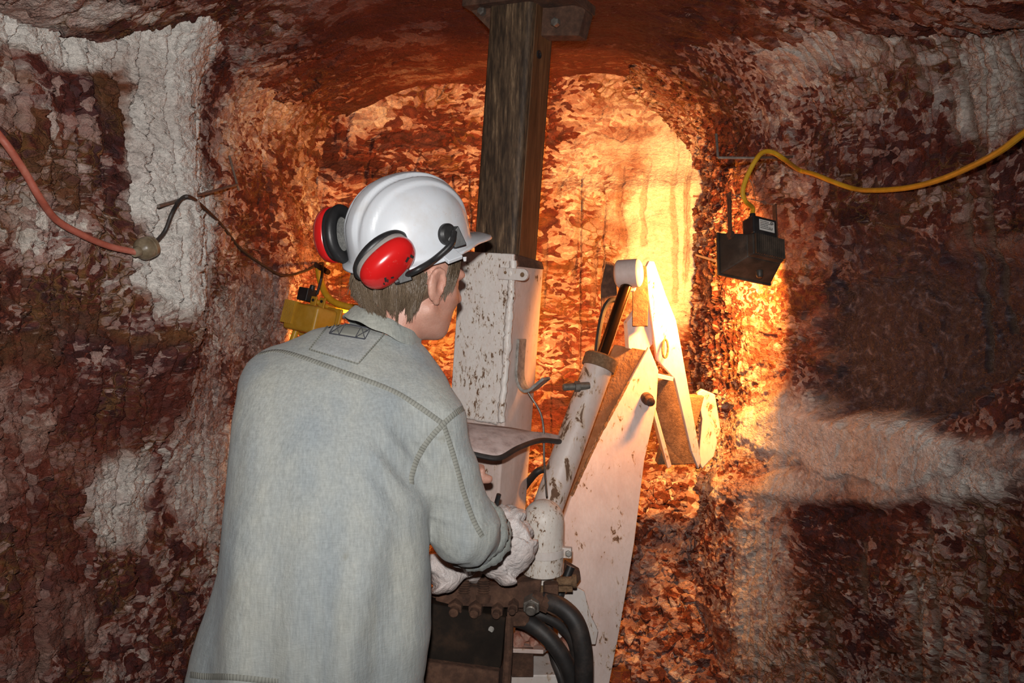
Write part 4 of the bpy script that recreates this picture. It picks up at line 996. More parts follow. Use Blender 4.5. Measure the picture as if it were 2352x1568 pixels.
# torso rings read off the shirt: row, left edge, right edge, depth of the axis, half thickness
ROWS = [(1640, 436, 972, 1.63, .175), (1568, 446, 962, 1.63, .175), (1450, 470, 976, 1.63, .172), (1300, 500, 980, 1.64, .165), (1150, 522, 985, 1.66, .155), (1000, 545, 972, 1.70, .145),
        (930, 560, 1000, 1.725, .137), (880, 582, 1025, 1.745, .128), (840, 622, 1022, 1.765, .115), (805, 680, 1000, 1.785, .100), (778, 722, 968, 1.80, .082), (758, 790, 935, 1.81, .066)]
rz = []; rows = []
for py, a, b, Y, th in ROWS:
    l, r = P(a, py, Y), P(b, py, Y); rows.append(((l.x + r.x) / 2, Y, (r.x - l.x) / 2, th)); rz.append(l.z)
rz = np.array(rz)[::-1]; rows = np.array(rows)[::-1]
o_ = np.argsort(rz); rz = rz[o_]; rows = rows[o_]
def torso(inset=0.0, tilt=True):
    def fn(X, Y, Z):
        # shoulders fall to the right: shear the rows
        sh = Z + (.20 * (X + .33) * sst(1.0, 1.35, Z)) if tilt else Z
        cx = np.interp(sh, rz, rows[:, 0]); cy = np.interp(sh, rz, rows[:, 1]); a = np.interp(sh, rz, rows[:, 2]) - inset; b = np.interp(sh, rz, rows[:, 3]) - inset
        a = np.maximum(a, .02); b = np.maximum(b, .02)
        e = (np.abs((X - cx) / a) ** 2.3 + np.abs((Y - cy) / b) ** 2.3) ** (1 / 2.3)
        d = (e - 1) * np.minimum(a, b) * .8
        return np.maximum(np.maximum(d, (sh - rz[-1]) * .8), HEM - Z + .03 * np.sin(X * 9))
    return fn
HEM = P(600, 1563, 1.63).z

SR = P(1014, 985, 1.715); ER = P(1068, 1215, 1.715); FR0 = P(1088, 1232, 1.80); WR = P(1082, 1285, 2.03)
SL = P(655, 905, 1.76); EL = P(705, 1125, 1.95); WLh = P(1015, 1112, 1.975)
NB = P(892, 765, 1.80)

g = SDF((-.80, 1.44, .42), (.10, 2.20, 1.82), .005)
g.op((-.75, 1.44, .70), (.05, 1.98, 1.42), torso(.045), .01)
g.cap(NB - Vector((0, 0, .04)), H(-.02, 0, -.07), .055, .057, .02)
for sgn in (1, -1): g.cap(NB - Vector((0, 0, .06)), (SR if sgn == 1 else SL), .04, .035, .02)
# head
g.ell(H(-.012, 0, .035), HA, (.098 * HK, .077 * HK, .092 * HK), .02)
g.ell(H(.032, 0, -.035), HA, (.062 * HK, .062 * HK, .085 * HK), .03)
g.ell(H(.042, 0, -.082), HA, (.043 * HK, .044 * HK, .036 * HK), .025)
for s_ in (1, -1):
    g.cap(H(.0, .056 * s_, -.062), H(.058, .022 * s_, -.102), .016 * HK, .015 * HK, .025)     # jaw line
    g.cap(H(.05, .048 * s_, -.022), H(.075, .03 * s_, -.03), .016 * HK, .014 * HK, .02)       # cheekbone
    g.cap(H(.078, .045 * s_, .022), H(.092, .008 * s_, .022), .010 * HK, .010 * HK, .012)     # brow
    g.ell(H(.088, .031 * s_, .002), HA, (.012, .016, .010), .012, 'd')                        # eye socket
    g.ell(H(.074, .031 * s_, .001), HA, (.0125, .0125, .0115), .004)                          # eyeball and lids
    # ear: bowl with a rim and a lobe
    e1 = (HF * .94 + HR * .34 * -s_).normalized() if s_ == 1 else (HF * .94 + HR * .34).normalized(); e3 = HU; e2 = e3.cross(e1)
    EA = [np.array(e1), np.array(e2), np.array(e3)]
    g.ell(H(-.012, .081 * s_, -.012), EA, (.021 * HK, .009 * HK, .034 * HK), .006)
    pts = [H(-.012 + .018 * math.cos(a), (.086 + .004 * math.sin(a)) * s_, -.008 + .029 * math.sin(a)) for a in [math.radians(x) for x in range(-60, 211, 30)]]
    for i in range(len(pts) - 1): g.cap(pts[i], pts[i + 1], .0052, .0052, .004)
    g.ell(H(-.006, .0895 * s_, -.012), EA, (.010, .007, .016), .004, 'd')
    g.ell(H(-.001, .080 * s_, -.042), EA, (.010, .007, .012), .006)
g.cap(H(.088, 0, .015), H(.112, 0, -.028), .008 * HK, .012 * HK, .014)                        # nose
for s_ in (1, -1): g.ell(H(.100, .011 * s_, -.033), HA, (.010, .008, .008), .008)
g.cap(H(.083, -.018, -.062), H(.083, .018, -.062), .008, .008, .01); g.cap(H(.083, -.015, -.072), H(.083, .015, -.072), .008, .008, .008)
g.cap(H(.092, -.02, -.0665), H(.092, .02, -.0665), .0035, .0035, .004, 'd')
g.ell(H(.076, 0, -.10), HA, (.016, .02, .016), .015)
# arms
g.cap(SR, ER, .046, .042, .01); g.cap(ER, FR0, .045, .044, .02); g.cap(FR0, WR, .043, .029, .015)
g.cap(SL, EL, .046, .042, .01); g.cap(EL, WLh, .042, .028, .02)
def hand(wr, fwd, side, up, s_, curl, thumb_up=.3):
    """palm, four fingers curling round a grip and a thumb; fwd along the palm, side towards the thumb"""
    fwd = Vector(fwd).normalized(); side = Vector(side); side = (side - fwd * side.dot(fwd)).normalized(); nrm = fwd.cross(side).normalized() * s_
    W = Vector(wr)
    g.ell(W + fwd * .045, [np.array(fwd), np.array(side), np.array(nrm)], (.052, .040, .016), .012)
    for i in range(4):
        b = W + fwd * (.082 - .006 * abs(i - 1)) + side * (.030 - .020 * i); L = (.042, .047, .044, .034)[i]; r = (.0092, .0095, .0090, .0080)[i]; a = .25
        for k, fr_ in enumerate((1.0, .68, .52)):
            a += curl * (.55, 1.0, .8)[k]; e = b + (fwd * math.cos(a) + nrm * math.sin(a)) * L * fr_
            g.cap(b, e, r, r * .92, .004); b = e; r *= .92
    b = W + fwd * .022 + side * .034; e = b + (fwd * .55 + side * .62 + nrm * thumb_up).normalized() * .040; g.cap(b, e, .0135, .0115, .008)
    e2 = e + (fwd * .85 + side * .05 + nrm * (thumb_up + .35)).normalized() * .030; g.cap(e, e2, .0115, .0095, .004)
hand(WR, (.05, 1, .10), (-1, .1, .1), None, 1, 1.0)
# left hand: reaches across, index and thumb show past the sleeve
hw = WLh; g.cap(hw, P(1045, 1106, 1.985), .028, .026, .02)
LHP = P(1062, 1100, 1.985); g.ell(LHP, [np.array((1, 0, 0)), np.array((0, 1, 0)), np.array((0, 0, 1))], (.045, .022, .038), .015)
def chain(pts, r0, r1, k=.004):
    for i in range(len(pts) - 1):
        t0 = i / (len(pts) - 1); t1 = (i + 1) / (len(pts) - 1); g.cap(pts[i], pts[i + 1], r0 + (r1 - r0) * t0, r0 + (r1 - r0) * t1, k)
chain([P(1078, 1108, 1.965), P(1103, 1099, 1.955), P(1122, 1100, 1.96)], .0125, .0115)            # thumb
chain([P(1086, 1073, 1.985), P(1104, 1074, 1.975), P(1107, 1081, 1.955)], .0105, .0095)           # index, curled
for dz, k in ((28, 0), (50, 1), (70, 2)):
    chain([P(1082, 1074 + dz, 1.995), P(1103, 1076 + dz, 2.005 - .0 * k), P(1100, 1080 + dz, 1.972), P(1088, 1081 + dz, 1.966)], .0098 - .0005 * k, .0085)
V, Fq = g.mesh()
PO = Vector((-.44, 1.70, 0.0))
man = np_mesh('person', V, Fq, M_SKIN, None, PO, 2, .45)
tag(man, 'man in a grey work shirt, seen from behind, working the digging machine\'s levers', 'person')

# eyes are closed in by the lids; brows and lashes stay out of sight from here
# ---- shirt
s = SDF((-.86, 1.38, .55), (.12, 2.12, 1.56), .0055)
s.op((-.82, 1.40, .55), (.08, 1.98, 1.52), torso(0.0), .01)
mid_ = P(1024, 1090, 1.715)
s.cap(NB + Vector((-.055, 0, -.078)), SL, .056, .066, .05); s.cap(NB + Vector((.02, .01, -.094)), SR + Vector((-.03, .01, .02)), .060, .062, .05); s.cap(NB + Vector((-.04, 0, -.075)), NB + Vector((.022, -.004, -.064)), .068, .063, .03); s.cap(SL, SL.lerp(EL, .5), .066, .062, .05); s.cap(SL.lerp(EL, .5), EL, .064, .058, .015); s.cap(EL, EL.lerp(WLh, .35), .055, .05, .02)
s.cap(SR + Vector((-.02, .0, .0)), mid_, .068, .070, .045); s.cap(mid_, ER, .070, .072, .014); s.cap(ER, FR0, .072, .066, .02)
cax = (Vector(WR) - FR0).normalized(); cax = (cax + Vector((.25, 0, -.35))).normalized()
cc0 = FR0 + Vector((.004, .0, .006))
def cuff(X, Y, Z):
    dx, dy, dz = X - cc0.x, Y - cc0.y, Z - cc0.z; t = dx * cax.x + dy * cax.y + dz * cax.z
    rr = np.sqrt(np.maximum(dx * dx + dy * dy + dz * dz - t * t, 0)); q1 = np.abs(rr - .066) - .010; q2 = np.abs(t - .012) - .024
    return np.sqrt(np.maximum(q1, 0) ** 2 + np.maximum(q2, 0) ** 2) + np.minimum(np.maximum(q1, q2), 0) - .005
V, Fq = s.mesh()
shirt = np_mesh('shirt', V, Fq, M_SHIRT, man, None, 4, .5)
# cloth folds: long soft drapes down the back, creases round the elbow and armpit
me = shirt.data; nv = len(me.vertices); co = np.empty(nv * 3, np.float32); me.vertices.foreach_get('co', co); co = co.reshape(-1, 3); no = np.empty(nv * 3, np.float32); me.vertices.foreach_get('normal', no); no = no.reshape(-1, 3)
wx_, wy_, wz_ = co[:, 0] + PO.x, co[:, 1] + PO.y, co[:, 2] + PO.z
arm = sst(.115, .085, np.sqrt(np.min([np.sum((np.stack([wx_, wy_, wz_], 1) - np.array(SR.lerp(ER, t))) ** 2, 1) for t in np.linspace(0, 1, 12)], 0)))
flare = sst(1.38, .75, wz_)
dd = .019 * flare * np.sin((wx_ - .10 * (1.2 - wz_) * (wx_ + .45)) * 46 + 1.6 * vn(wx_ * 3, wz_ * 1.6, 501)) * vn(wx_ * 4, wz_ * 1.1, 502) * (1 - arm)
dd = dd + .006 * fbm(wx_ * 9 + wz_ * 3, wz_ * 5 - wx_ * 5, 503, 3) * (1 - .3 * arm)
el = np.exp(-(np.linalg.norm(np.stack([wx_, wy_, wz_], 1) - np.array(FR0) + np.array([.02, 0.05, 0]), axis=1) / .10) ** 2)
tq = (wx_ * .75 - wz_ * .66 + .3 * wy_) * 95 + 3 * vn(wx_ * 9, wz_ * 9, 505)
dd = dd + .0045 * el * np.sin(tq) + .0030 * arm * (1 - np.abs(np.sin((wx_ * .5 + wz_ * .85) * 34 + 2.5 * vn(wx_ * 7, wz_ * 7, 506)))) ** 2
pit = np.exp(-((wx_ - P(940, 1060, 1.6).x) ** 2 + (wz_ - P(940, 1060, 1.6).z) ** 2) / .07 ** 2)
dd = dd + .005 * pit * np.sin((wx_ + wz_ * .8) * 120)
me.vertices.foreach_set('co', (co + no * dd[:, None]).astype(np.float32).reshape(-1)); me.update()

# rolled cuff at the elbow
def make_cuff():
    vs = []; fs = []; n = 90; x_, y_, z_ = frame(cax, (1, 0, 0)); prof = [(-.034, .064), (-.032, .078), (-.022, .084), (-.004, .083), (-.001, .080), (.003, .084), (.022, .086), (.031, .081), (.034, .070), (.030, .058)]
    m_ = len(prof)
    for i in range(n):
        a = 2 * math.pi * i / n
        for k, (t_, r) in enumerate(prof):
            wv = float(vn(np.array([a * 5.1 + 0.0]), np.array([t_ * 40]), 521)[0]) * .0035 + .0012 * math.sin(a * 31 + t_ * 90); r2 = r * .93 + wv
            vs.append(cc0 + cax * (t_ + .004 * math.sin(a * 2 + 1)) + x_ * (r2 * math.cos(a)) + y_ * (r2 * math.sin(a)))
    for i in range(n):
        for k in range(m_ - 1):
            q = (i + 1) % n; fs.append((i * m_ + k, i * m_ + k + 1, q * m_ + k + 1, q * m_ + k))
    m = MB(); m.add(vs, fs); o = m.build('rolled_cuff', M_COLLAR, shirt, 0, True, 80)
    bm = bmesh.new(); bm.from_mesh(o.data); bmesh.ops.recalc_face_normals(bm, faces=bm.faces); bm.to_mesh(o.data); bm.free()
make_cuff()

bpy.context.view_layer.update()
SB = BVHTree.FromPolygons([tuple(v.co + PO) for v in me.vertices], [tuple(f.vertices) for f in me.polygons])
def on(bvh, px, py):
    d = (P(px, py, 1.0) - CAM).normalized(); r = bvh.ray_cast(CAM, d); return (r[0], r[1]) if r[0] is not None else (None, None)
def ribbon(name, pts, w, mat, par, lift=.0012, bvh=None, nper=14):
    """a stitched strip sewn flat onto the cloth"""
    bvh = bvh or SB; c = catmull([(x, y, 0) for x, y in pts], nper); q = []
    for k in c:
        a, nn = on(bvh, k.x, k.y)
        if a is not None: q.append((a, nn))
    vs = []; fs = []; al = []; L = 0
    for i, (a, nn) in enumerate(q):
        t = (q[min(i + 1, len(q) - 1)][0] - q[max(i - 1, 0)][0]).normalized(); sd = t.cross(nn).normalized()
        if i: L += (a - q[i - 1][0]).length
        for k, hh in ((-1, -.001), (-.86, 1), (0, .8), (.86, 1), (1, -.001)): 
            b = a + sd * (w * k); nr = bvh.find_nearest(b)
            vs.append(nr[0] + nr[1] * (lift * hh)); al.append(L)
        if i:
            for k in range(4): j = (i - 1) * 5 + k; fs.append((j, j + 1, j + 6, j + 5))
    m = MB(); m.add(vs, fs); o = m.build(name, mat, par, 0, True, 80)
    at = o.data.attributes.new('along', 'FLOAT', 'POINT'); at.data.foreach_set('value', np.array(al, np.float32)); return o
ribbon('seam', [(596, 812), (640, 806), (700, 822), (800, 858), (900, 896), (960, 932), (1016, 972)], .0058, M_SEAM, shirt)
ribbon('seam', [(1083, 926), (1050, 946), (1018, 974), (985, 1010), (960, 1050), (946, 1092), (946, 1112)], .0062, M_SEAM, shirt)
ribbon('seam', [(1020, 978), (1034, 1020), (1050, 1075), (1068, 1140), (1088, 1195), (1108, 1232)], .0058, M_SEAM, shirt)
ribbon('hem', [(438, 1549), (470, 1553), (520, 1554), (570, 1558), (640, 1566)], .006, M_SEAM, shirt)
def patch(name, quad, mat, par, lift, nn=14):
    (a, b, c, d) = [Vector((x, y, 0)) for x, y in quad]; vs = []; fs = []
    for i in range(nn + 1):
        for j in range(nn + 1):
            u, v = i / nn, j / nn; q = a.lerp(b, u).lerp(d.lerp(c, u), v); h_, no_ = on(SB, q.x, q.y)
            e = -.0005 if i in (0, nn) or j in (0, nn) else lift
            if h_ is None: h_, no_ = SB.find_nearest(P(q.x, q.y, 1.68))[:2]
            vs.append(h_ + no_ * e)
    for i in range(nn):
        for j in range(nn): k = i * (nn + 1) + j; fs.append((k, k + 1, k + nn + 2, k + nn + 1))
    m = MB(); m.add(vs, fs); return m.build(name, mat, par, 0, True, 80)
QUAD = [(766, 733), (892, 757), (822, 836), (711, 803)]
yp = patch('yoke_patch', QUAD, M_PATCH, shirt, .0022)
for a, b in ((QUAD[3], QUAD[2]), (QUAD[2], QUAD[1]), (QUAD[0], QUAD[3])):
    ribbon('patch_stitching', [a, ((a[0] + b[0]) / 2, (a[1] + b[1]) / 2), b], .0016, M_SEAM, yp, .0030)
LQD = [(773, 743), (851, 757), (838, 781), (757, 768)]
lab = patch('hanging_tab', LQD, M_SEAM, yp, .0036, 8)
at = lab.data.attributes.new('along', 'FLOAT', 'POINT'); at.data.foreach_set('value', np.full(len(lab.data.vertices), .5 / 150, np.float32))
def lerp2(u, v):
    a, b, c, d = [Vector((x, y, 0)) for x, y in LQD]; q = a.lerp(b, u).lerp(d.lerp(c, u), v); return (q.x, q.y)
for A1, B1 in (((0, 0), (1, 0)), ((0, 1), (1, 1)), ((0, 0), (0, 1)), ((1, 0), (1, 1)), ((.27, 0), (.27, 1)), ((.73, 0), (.73, 1)), ((0, 0), (.27, 1)), ((0, 1), (.27, 0)), ((.73, 0), (1, 1)), ((.73, 1), (1, 0))):
    a, b = lerp2(*A1), lerp2(*B1); ribbon('tab_stitching', [a, ((a[0] + b[0]) / 2, (a[1] + b[1]) / 2), b], .0009, M_PANTS, yp, .0046, None, 6)

# collar: a folded band standing round the neck
def collar():
    vs = []; fs = []; n = 72
    CN = P(880, 760, 1.80); ux = Vector((1, -.06, -.44)).normalized(); uy = Vector((.08, 1, -.25)).normalized(); uz = ux.cross(uy).normalized()
    prof = [(.078, .020), (.082, .025), (.087, .023), (.093, .010), (.099, -.002), (.101, -.007), (.099, -.010), (.092, -.006), (.082, -.004)]
    for i in range(n + 1):
        a = math.radians(-250 + 320 * i / n); op = max(0, math.sin(a)) ** 3
        for r, z in prof:
            k = 1 + .10 * max(0, math.sin(a)); vs.append(CN + ux * (r * .92 * k * math.cos(a)) + uy * (r * .84 * k * math.sin(a)) + uz * (z - .03 * op + .0015 * math.sin(a * 9)))
    m_ = len(prof)
    for i in range(n):
        for j in range(m_ - 1): k = i * m_ + j; fs.append((k, k + 1, k + m_ + 1, k + m_))
    m = MB(); m.add(vs, fs); o = m.build('collar', M_COLLAR, shirt, 0, True, 80); return o
collar()

# ---- trousers and boots (mostly below the picture)
t = SDF((-.75, 1.40, .02), (-.10, 1.92, .95), .008)
hp = P(703, 1500, 1.64)
for sx in (-1, 1):
    a = Vector((hp.x + sx * .095, 1.67, .86)); b = Vector((hp.x + sx * .115, 1.70, .48)); c = Vector((hp.x + sx * .125, 1.66 + .05 * sx, .06))
    t.cap(a, b, .098, .075, .04); t.cap(b, c, .075, .062, .02)
t.ell((hp.x, 1.66, .86), [np.array((1, 0, 0)), np.array((0, 1, 0)), np.array((0, 0, 1))], (.185, .135, .12), .03)
V, Fq = t.mesh(); np_mesh('trousers', V, Fq, M_PANTS, man, None, 2)
for sx in (-1, 1):
    t = SDF((hp.x + sx * .125 - .09, 1.45, -.02), (hp.x + sx * .125 + .09, 2.0, .22), .007); c = Vector((hp.x + sx * .125, 1.66 + .05 * sx, .06))
    t.cap(c + Vector((0, 0, .10)), c, .056, .05, .01); t.cap(c + Vector((0, -.03, -.015)), c + Vector((sx * .03, .17, -.025)), .045, .042, .02)
    t.op(c - Vector((.2, .3, .2)), c + Vector((.2, .4, -.02)), lambda X, Y, Z: Z - .004, .003, 'd')
    V, Fq = t.mesh(); np_mesh('boot', V, Fq, M_BOOT, man, None, 1)

# ---- hair: a combed mass under the helmet with loose strands
def hair():
    h = SDF(H(0, 0, 0) - .2, H(0, 0, 0) + .2, .005)
    h.ell(H(-.022, 0, .03), HA, (.112 * HK, .084 * HK, .10 * HK), .02); h.ell(H(-.066, 0, -.035), HA, (.056 * HK, .072 * HK, .058 * HK), .03)
    hf, hr, hu, hc = [np.array(x) for x in (HF, HR, HU, HC)]
    def cutf(X, Y, Z):
        f = ((X - hc[0]) * hf[0] + (Y - hc[1]) * hf[1] + (Z - hc[2]) * hf[2]) / HK; u = ((X - hc[0]) * hu[0] + (Y - hc[1]) * hu[1] + (Z - hc[2]) * hu[2]) / HK; r = ((X - hc[0]) * hr[0] + (Y - hc[1]) * hr[1] + (Z - hc[2]) * hr[2]) / HK
        return -np.minimum(np.maximum(.052 - f, u - .055) if False else np.maximum(-.030 - f, u + .012), 9) 
    # keep what lies behind the ear or above it
    h.op(np.array(HC) - .2, np.array(HC) + .2, lambda X, Y, Z: -cutf(X, Y, Z) * -1, .006, 'd')
    V, Fq = h.mesh(); vs = V.tolist(); fs = Fq.tolist()
    rr = random.Random(11)
    def strand(pts, r):
        pts = catmull(pts, 4); nonlocal_n = len(vs); n_ = len(pts)
        for i, q in enumerate(pts):
            tt = (pts[min(i + 1, n_ - 1)] - pts[max(i - 1, 0)]).normalized(); u_ = tt.orthogonal().normalized(); v_ = tt.cross(u_); rad = r * (1 - .75 * (i / (n_ - 1)) ** 2)
            for k in range(3):
                a = 2.094 * k; vs.append(tuple(q + u_ * (rad * math.cos(a)) + v_ * (rad * math.sin(a))))
        for i in range(n_ - 1):
            for k in range(3):
                a = nonlocal_n + i * 3 + k; b = nonlocal_n + i * 3 + (k + 1) % 3; fs.append([a, b, b + 3, a + 3])
    for i in range(2600):
        th = math.radians(rr.uniform(98, 268)); cl = math.sin(th * 21 + 1.5) * .5 + math.sin(th * 47) * .5     # locks
        cF, cR = math.cos(th), math.sin(th); back = max(0.0, -cF)
        def sp(u, off):
            k = math.sqrt(max(.05, 1 - ((u - .03) / .16) ** 2))
            return Vector(H(-.022 + (.100 + .006 * back + off) * cF * k, (.079 + off) * cR * k, u))
        lo = -.062 - .026 * back + .016 * cl + rr.uniform(-.010, .008) + (.02 if cR < 0 else 0); o = rr.uniform(.0, .010) + .003 * cl
        u0 = rr.uniform(-.02, .012); fl_ = rr.uniform(-.006, .012) + .006 * math.sin(th * 33)
        sw = rr.uniform(-.006, .006) + .012 * math.sin(th * 17)
        pts = [sp(u0, .004 + o * .6), sp(u0 * .4 + lo * .25, .006 + o), sp(lo * .65, .009 + o + .003 * cl), sp(lo, .008 + o + fl_)]
        pts = [q + Vector(HR) * (sw * k / 3) for k, q in enumerate(pts)]; strand(pts, rr.uniform(.0007, .0014))
    for i in range(260):   # sideburn in front of the ear, right and left
        s_ = 1 if i % 2 else -1; f0 = rr.uniform(.014, .048); u1 = rr.uniform(-.030, .0) - (.012 if f0 < .03 else 0)
        pts = [Vector(H(f0, s_ * (.080 - .18 * max(0, f0 - .02)), .05)), Vector(H(f0, s_ * (.0795 - .18 * max(0, f0 - .02)), .02)), Vector(H(f0 - .003, s_ * (.073 - .15 * max(0, f0 - .02)), u1))]; strand(pts, rr.uniform(.0007, .0013))
    me = bpy.data.meshes.new('hair'); og = Vector(PO); me.from_pydata([tuple(Vector(v) - og) for v in vs], [], fs); me.update(); me.shade_smooth(); me.materials.append(M_HAIR)
    o = bpy.data.objects.new('hair', me); COL.objects.link(o); o.parent = man
hair()

# ------------------------------------------------------------------ hard hat with ear muffs
CH = P(942, 566, 1.835)
nU = Vector((-.13, -.31, .94)).normalized(); nFw = Vector((math.sin(math.radians(52)), math.cos(math.radians(52)), 0)); nFw = (nFw - nU * nFw.dot(nU)).normalized(); nR = nFw.cross(nU).normalized()
hat = empty('hard_hat', CH); tag(hat, 'white scuffed hard hat with red ear muffs on the man\'s head', 'hard hat')
def HH(f, r, u): return CH + nFw * f + nR * r + nU * u
def shell():
    n1, n2 = 40, 128; vs = []; fs = []; a0, b0, h0 = .146, .122, .158
    def bump(y, ph):
        y = abs(y); fd = 1 - sst(.70, .97, ph)
        return fd * (.0075 * (1 - sst(.016, .023, y)) + .0055 * (sst(.030, .036, y) * (1 - sst(.056, .063, y))))
    for i in range(n1 + 1):
        ph = i / n1 * math.pi / 2; sr = math.sin(ph) ** .90; cz = math.cos(ph) ** .82 if ph < math.pi / 2 else 0
        for j in range(n2):
            th = 2 * math.pi * j / n2; f = a0 * sr * math.cos(th) * (1.0 if math.cos(th) > 0 else .985); r = b0 * sr * math.sin(th); u = h0 * cz
            bb = float(bump(r * 1.0, i / n1)); k = Vector((f / a0 ** 2, r / b0 ** 2, u / h0 ** 2)); k.normalize()
            vs.append(HH(f + k.x * bb, r + k.y * bb, u + k.z * bb))
    for prog, out, dz in ((1, .003, -.004), (2, .012, -.007), (3, .016, -.009), (4, .0165, -.014)):
        for j in range(n2):
            th = 2 * math.pi * j / n2; tw = (th + math.pi) % (2 * math.pi) - math.pi; pk = .046 * math.exp(-(tw / .62) ** 4) * (out / .016) * (1 if prog > 1 else .4)
            f = (a0 + out + pk) * math.cos(th) * (1 if math.cos(th) > 0 else .985); r = (b0 + out) * math.sin(th)
            vs.append(HH(f, r, dz - .30 * pk))
    tot = n1 + 5
    for i in range(tot - 1):
        for j in range(n2):
            k = (j + 1) % n2
            if i == 0: fs.append((j, n2 + k, n2 + j)) if False else fs.append((0, n2 + k, n2 + j))
            else: fs.append((i * n2 + j, i * n2 + k, (i + 1) * n2 + k, (i + 1) * n2 + j))
    fs = [f[::-1] for f in fs]
    m = MB(); m.add(vs, fs); o = m.build('shell', M_HELM, hat, 0, True, 80)
    bm = bmesh.new(); bm.from_mesh(o.data); bmesh.ops.remove_doubles(bm, verts=bm.verts, dist=1e-6); bmesh.ops.recalc_face_normals(bm, faces=bm.faces); bm.to_mesh(o.data); bm.free()
    o.data.shade_smooth()
    so = o.modifiers.new('thickness', 'SOLIDIFY'); so.thickness = .003; so.offset = -1
    return o
sh = shell()
HB = BVHTree.FromPolygons([tuple(v.co + CH) for v in sh.data.vertices], [tuple(f.vertices) for f in sh.data.polygons])
def oval_ring(m, c, l, s_, w, rl, rs, tube_r, k=.9, n1=40, n2=12):
    vs = []; fs = []
    for i in range(n1):
        a = 2 * math.pi * i / n1; d = l * (rl * math.cos(a)) + s_ * (rs * math.sin(a)); dn = d.normalized()
        for j in range(n2):
            b = 2 * math.pi * j / n2; vs.append(c + d + dn * (tube_r * math.cos(b)) + w * (tube_r * k * math.sin(b)))
    for i in range(n1):
        for j in range(n2):
            p0 = i * n2 + j; p1 = i * n2 + (j + 1) % n2; q0 = ((i + 1) % n1) * n2 + j; q1 = ((i + 1) % n1) * n2 + (j + 1) % n2; fs.append((p0, p1, q1, q0))
    m.add(vs, fs)
def oval_stack(m, c, l, s_, w, rows_, n1=44):
    vs = []; fs = []; n2 = len(rows_)
    for t, k, dl in rows_:
        for i in range(n1):
            a = 2 * math.pi * i / n1; ca, sa = math.cos(a), math.sin(a); e = (abs(ca) ** 2.3 + abs(sa) ** 2.3) ** (-1 / 2.3)
            vs.append(c + w * t + l * (dl[0] * k * ca * e) + s_ * (dl[1] * k * sa * e))
    for i in range(n2 - 1):
        for j in range(n1):
            k = (j + 1) % n1; fs.append((i * n1 + j, i * n1 + k, (i + 1) * n1 + k, (i + 1) * n1 + j))
    fs.append(tuple(range(n1 - 1, -1, -1))); fs.append(tuple((n2 - 1) * n1 + j for j in range(n1)))
    bmx = MB(); bmx.add(vs, fs); m.add(vs, fs)
def muff(c, w, l, rl, rs, back):
    w = Vector(w).normalized(); l = Vector(l); l = (l - w * l.dot(w)).normalized(); s_ = w.cross(l)
    d = (rl, rs)
    m = MB(); oval_stack(m, c, l, s_, w, [(.020, .90, d), (.022, .97, d), (.026, 1.0, d), (.034, 1.0, d), (.044, .95, d), (.053, .83, d), (.059, .64, d), (.0625, .38, d), (.0635, .1, d)])
    cup = m.build('ear_muff', M_RED, hat, 0, True, 60)
    m = MB(); oval_stack(m, c, l, s_, w, [(.008, .93, d), (.010, .97, d), (.020, .97, d), (.021, .9, d)]); m.build('backing_plate', back, cup, 0, True, 50)
    m = MB(); oval_ring(m, c + w * .004, l, s_, w, rl * .82, rs * .75, rl * .235, .8); m.build('cushion', M_BLACK, cup, 0, True, 80)
    m = MB(); oval_stack(m, c, l, s_, w, [(.003, .72, d), (.010, .74, d)]); m.build('foam_pad', M_FOAM, cup, 0, True, 50)
    return cup, w, l, s_
hp_, hn_ = on(HB, 872, 580)
cupR, cw, cl_, cs = muff(hp_ + Vector((.002, -.014, -.004)), (.62, -.52, -.58), (.74, .12, .60), .066, .046, M_GREY)
cupL, cw2, cl2, cs2 = muff(P(789, 537, 1.80), (-.82, .50, -.06), (.03, -.04, 1), .063, .048, M_BLACK)
# dark worn print on the right cup
m = MB()
CB = BVHTree.FromPolygons([tuple(v.co + CH) for v in cupR.data.vertices], [tuple(f.vertices) for f in cupR.data.polygons])
def mark(quads, name):
    for qd in quads:
        vs = []; m = MB()
        for x, y in qd:
            a, nn = on(CB, x, y)
            if a is not None: vs.append(a + nn * .0006)
        if len(vs) == len(qd): m.add(vs, [tuple(range(len(vs)))]).build(name, M_INK, cupR, 0, False)
mark([[(936, 589), (941, 592), (934, 603), (930, 600)], [(943, 583), (951, 589), (948, 594), (941, 590)], [(947, 594), (952, 597), (950, 603), (944, 600)], [(882, 638), (887, 636), (889, 646), (884, 648)], [(889, 640), (892, 641), (892, 648), (889, 648)], [(880, 648), (884, 650), (884, 654), (880, 653)], [(897, 636), (904, 634), (905, 638), (898, 640)]], 'worn_print')
# right arm: round mount on the hat, black bow down to the cup
mp, mn = on(HB, 1026, 538)
if mp is None: mp, _n, _i, _d = HB.find_nearest(P(1026, 538, 1.72)); mn = _n
m = MB(); m.lathe(mp - mn * .006, mp + mn, [(0, .024), (.012, .0235), (.018, .018), (.020, .008)], 28)
ad = Vector(P(1050, 562, 1.73) - mp); m.prism([mp + mn * .004 + Vector((.012, 0, .018)), mp + mn * .004 + Vector((.030, .01, -.022)), mp + mn * .004 + Vector((.006, 0, -.030)), mp + mn * .004 + Vector((-.012, 0, -.012))], mn * .016)
mnt = m.build('arm_mount', M_BLACK, hat, .002)
ja = P(929, 634, 1.69)
MB().tube(catmull([mp + mn * .018 + Vector((.004, 0, .004)), P(1036, 560, mp.y - .035), P(1000, 594, mp.y - .045), P(962, 618, 1.675), ja], 8), .0068, 12).build('muff_arm', M_BLACK, cupR)
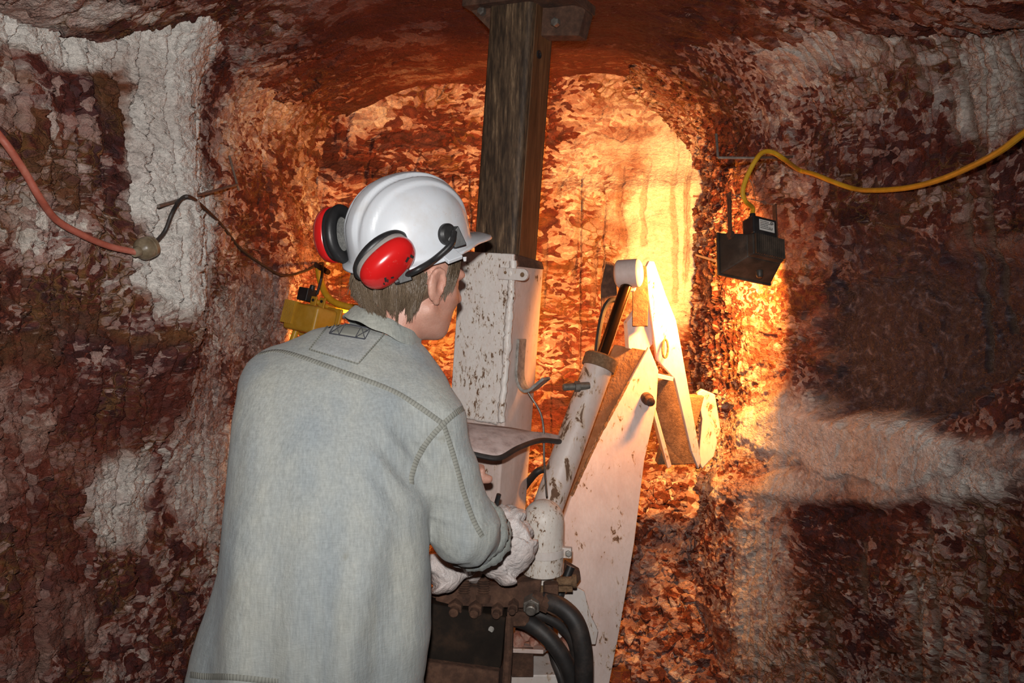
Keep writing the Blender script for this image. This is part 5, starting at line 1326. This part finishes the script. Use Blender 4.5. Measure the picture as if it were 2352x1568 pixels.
m = MB(); jd = (P(936, 636, 1.66) - P(920, 628, 1.70)).normalized(); m.box(ja, Vector((.013, 0, .004)), Vector((0, .009, 0)), Vector((-.004, 0, .012))); m.lathe(ja + Vector((-.008, 0, -.008)), ja + Vector((-.03, .0, -.016)), [(0, .007), (.012, .007), (.014, .005)], 10); m.build('arm_joint', M_BLACK, cupR, .002)
MB().tube(catmull([P(830, 492, 1.90), P(815, 494, 1.85), P(800, 502, 1.83), P(775, 520, 1.86)], 6), .006, 10).build('muff_arm', M_BLACK, cupL)
# accessory slot moulded on the right side, chin strap hook under the peak
sp_, sn_ = on(HB, 1036, 588)
if sp_ is not None:
    x_, y_, z_ = frame(sn_, nU); m = MB(); m.box(sp_, x_ * .016, y_ * .020, z_ * .005); m.build('accessory_slot', M_HELM, hat, .002)
m = MB(); m.tube([P(1067, 590, 1.80), P(1068, 600, 1.80)], [.005, .003], 8); m.build('strap_hook', M_HELM, hat)

# ------------------------------------------------------------------ white sack lying over the levers, beyond the man's elbow
def sack():
    k = SDF((-.34, 1.84, .70), (.12, 2.18, 1.12), .0045)
    X3 = [np.array((1, 0, 0)), np.array((0, 1, 0)), np.array((0, 0, 1))]
    for px, py, Y, rx, ry, rz_ in ((1165, 1222, 2.00, .045, .04, .050), (1182, 1250, 1.99, .045, .045, .045), (1150, 1300, 1.985, .048, .045, .042), (1120, 1270, 2.0, .05, .05, .05), (1155, 1185, 2.02, .018, .03, .03),
                                  (1080, 1310, 2.12, .05, .05, .035), (1035, 1315, 1.99, .035, .04, .028), (1006, 1300, 1.975, .028, .035, .036), (1012, 1335, 1.97, .020, .025, .020)):
        k.ell(P(px, py, Y), X3, (rx * 1.05, ry, rz_ * 1.05), .045)
    V, Fq = k.mesh(); x, y, z = V[:, 0], V[:, 1], V[:, 2]
    u, v = x + y * .6, z + y * .5
    a, b, c, du, dv, f1, f2 = voro(u / .06 + .3 * vn(u * 20, v * 20, 7), v / .075, 611); a2, b2, c2, du2, dv2, g1, g2 = voro(u / .02, v / .02, 613)
    dd = .026 * ((b - .5) * 1.7 * du + (c - .5) * 1.5 * dv + (a - .5) * .9) + .005 * ((b2 - .5) * du2 + (c2 - .5) * dv2 + a2 - .5)
    ctr = V.mean(0); nr = V - ctr; nr /= np.linalg.norm(nr, axis=1)[:, None]
    o = np_mesh('plastic_sack', V + nr * dd[:, None], Fq, M_SACK, None, (V[:, 0].mean(), V[:, 1].mean(), V[:, 2].min()), 1)
    tag(o, 'crumpled white plastic sack draped over the machine levers, beyond the man\'s rolled sleeve', 'sack')
sack()
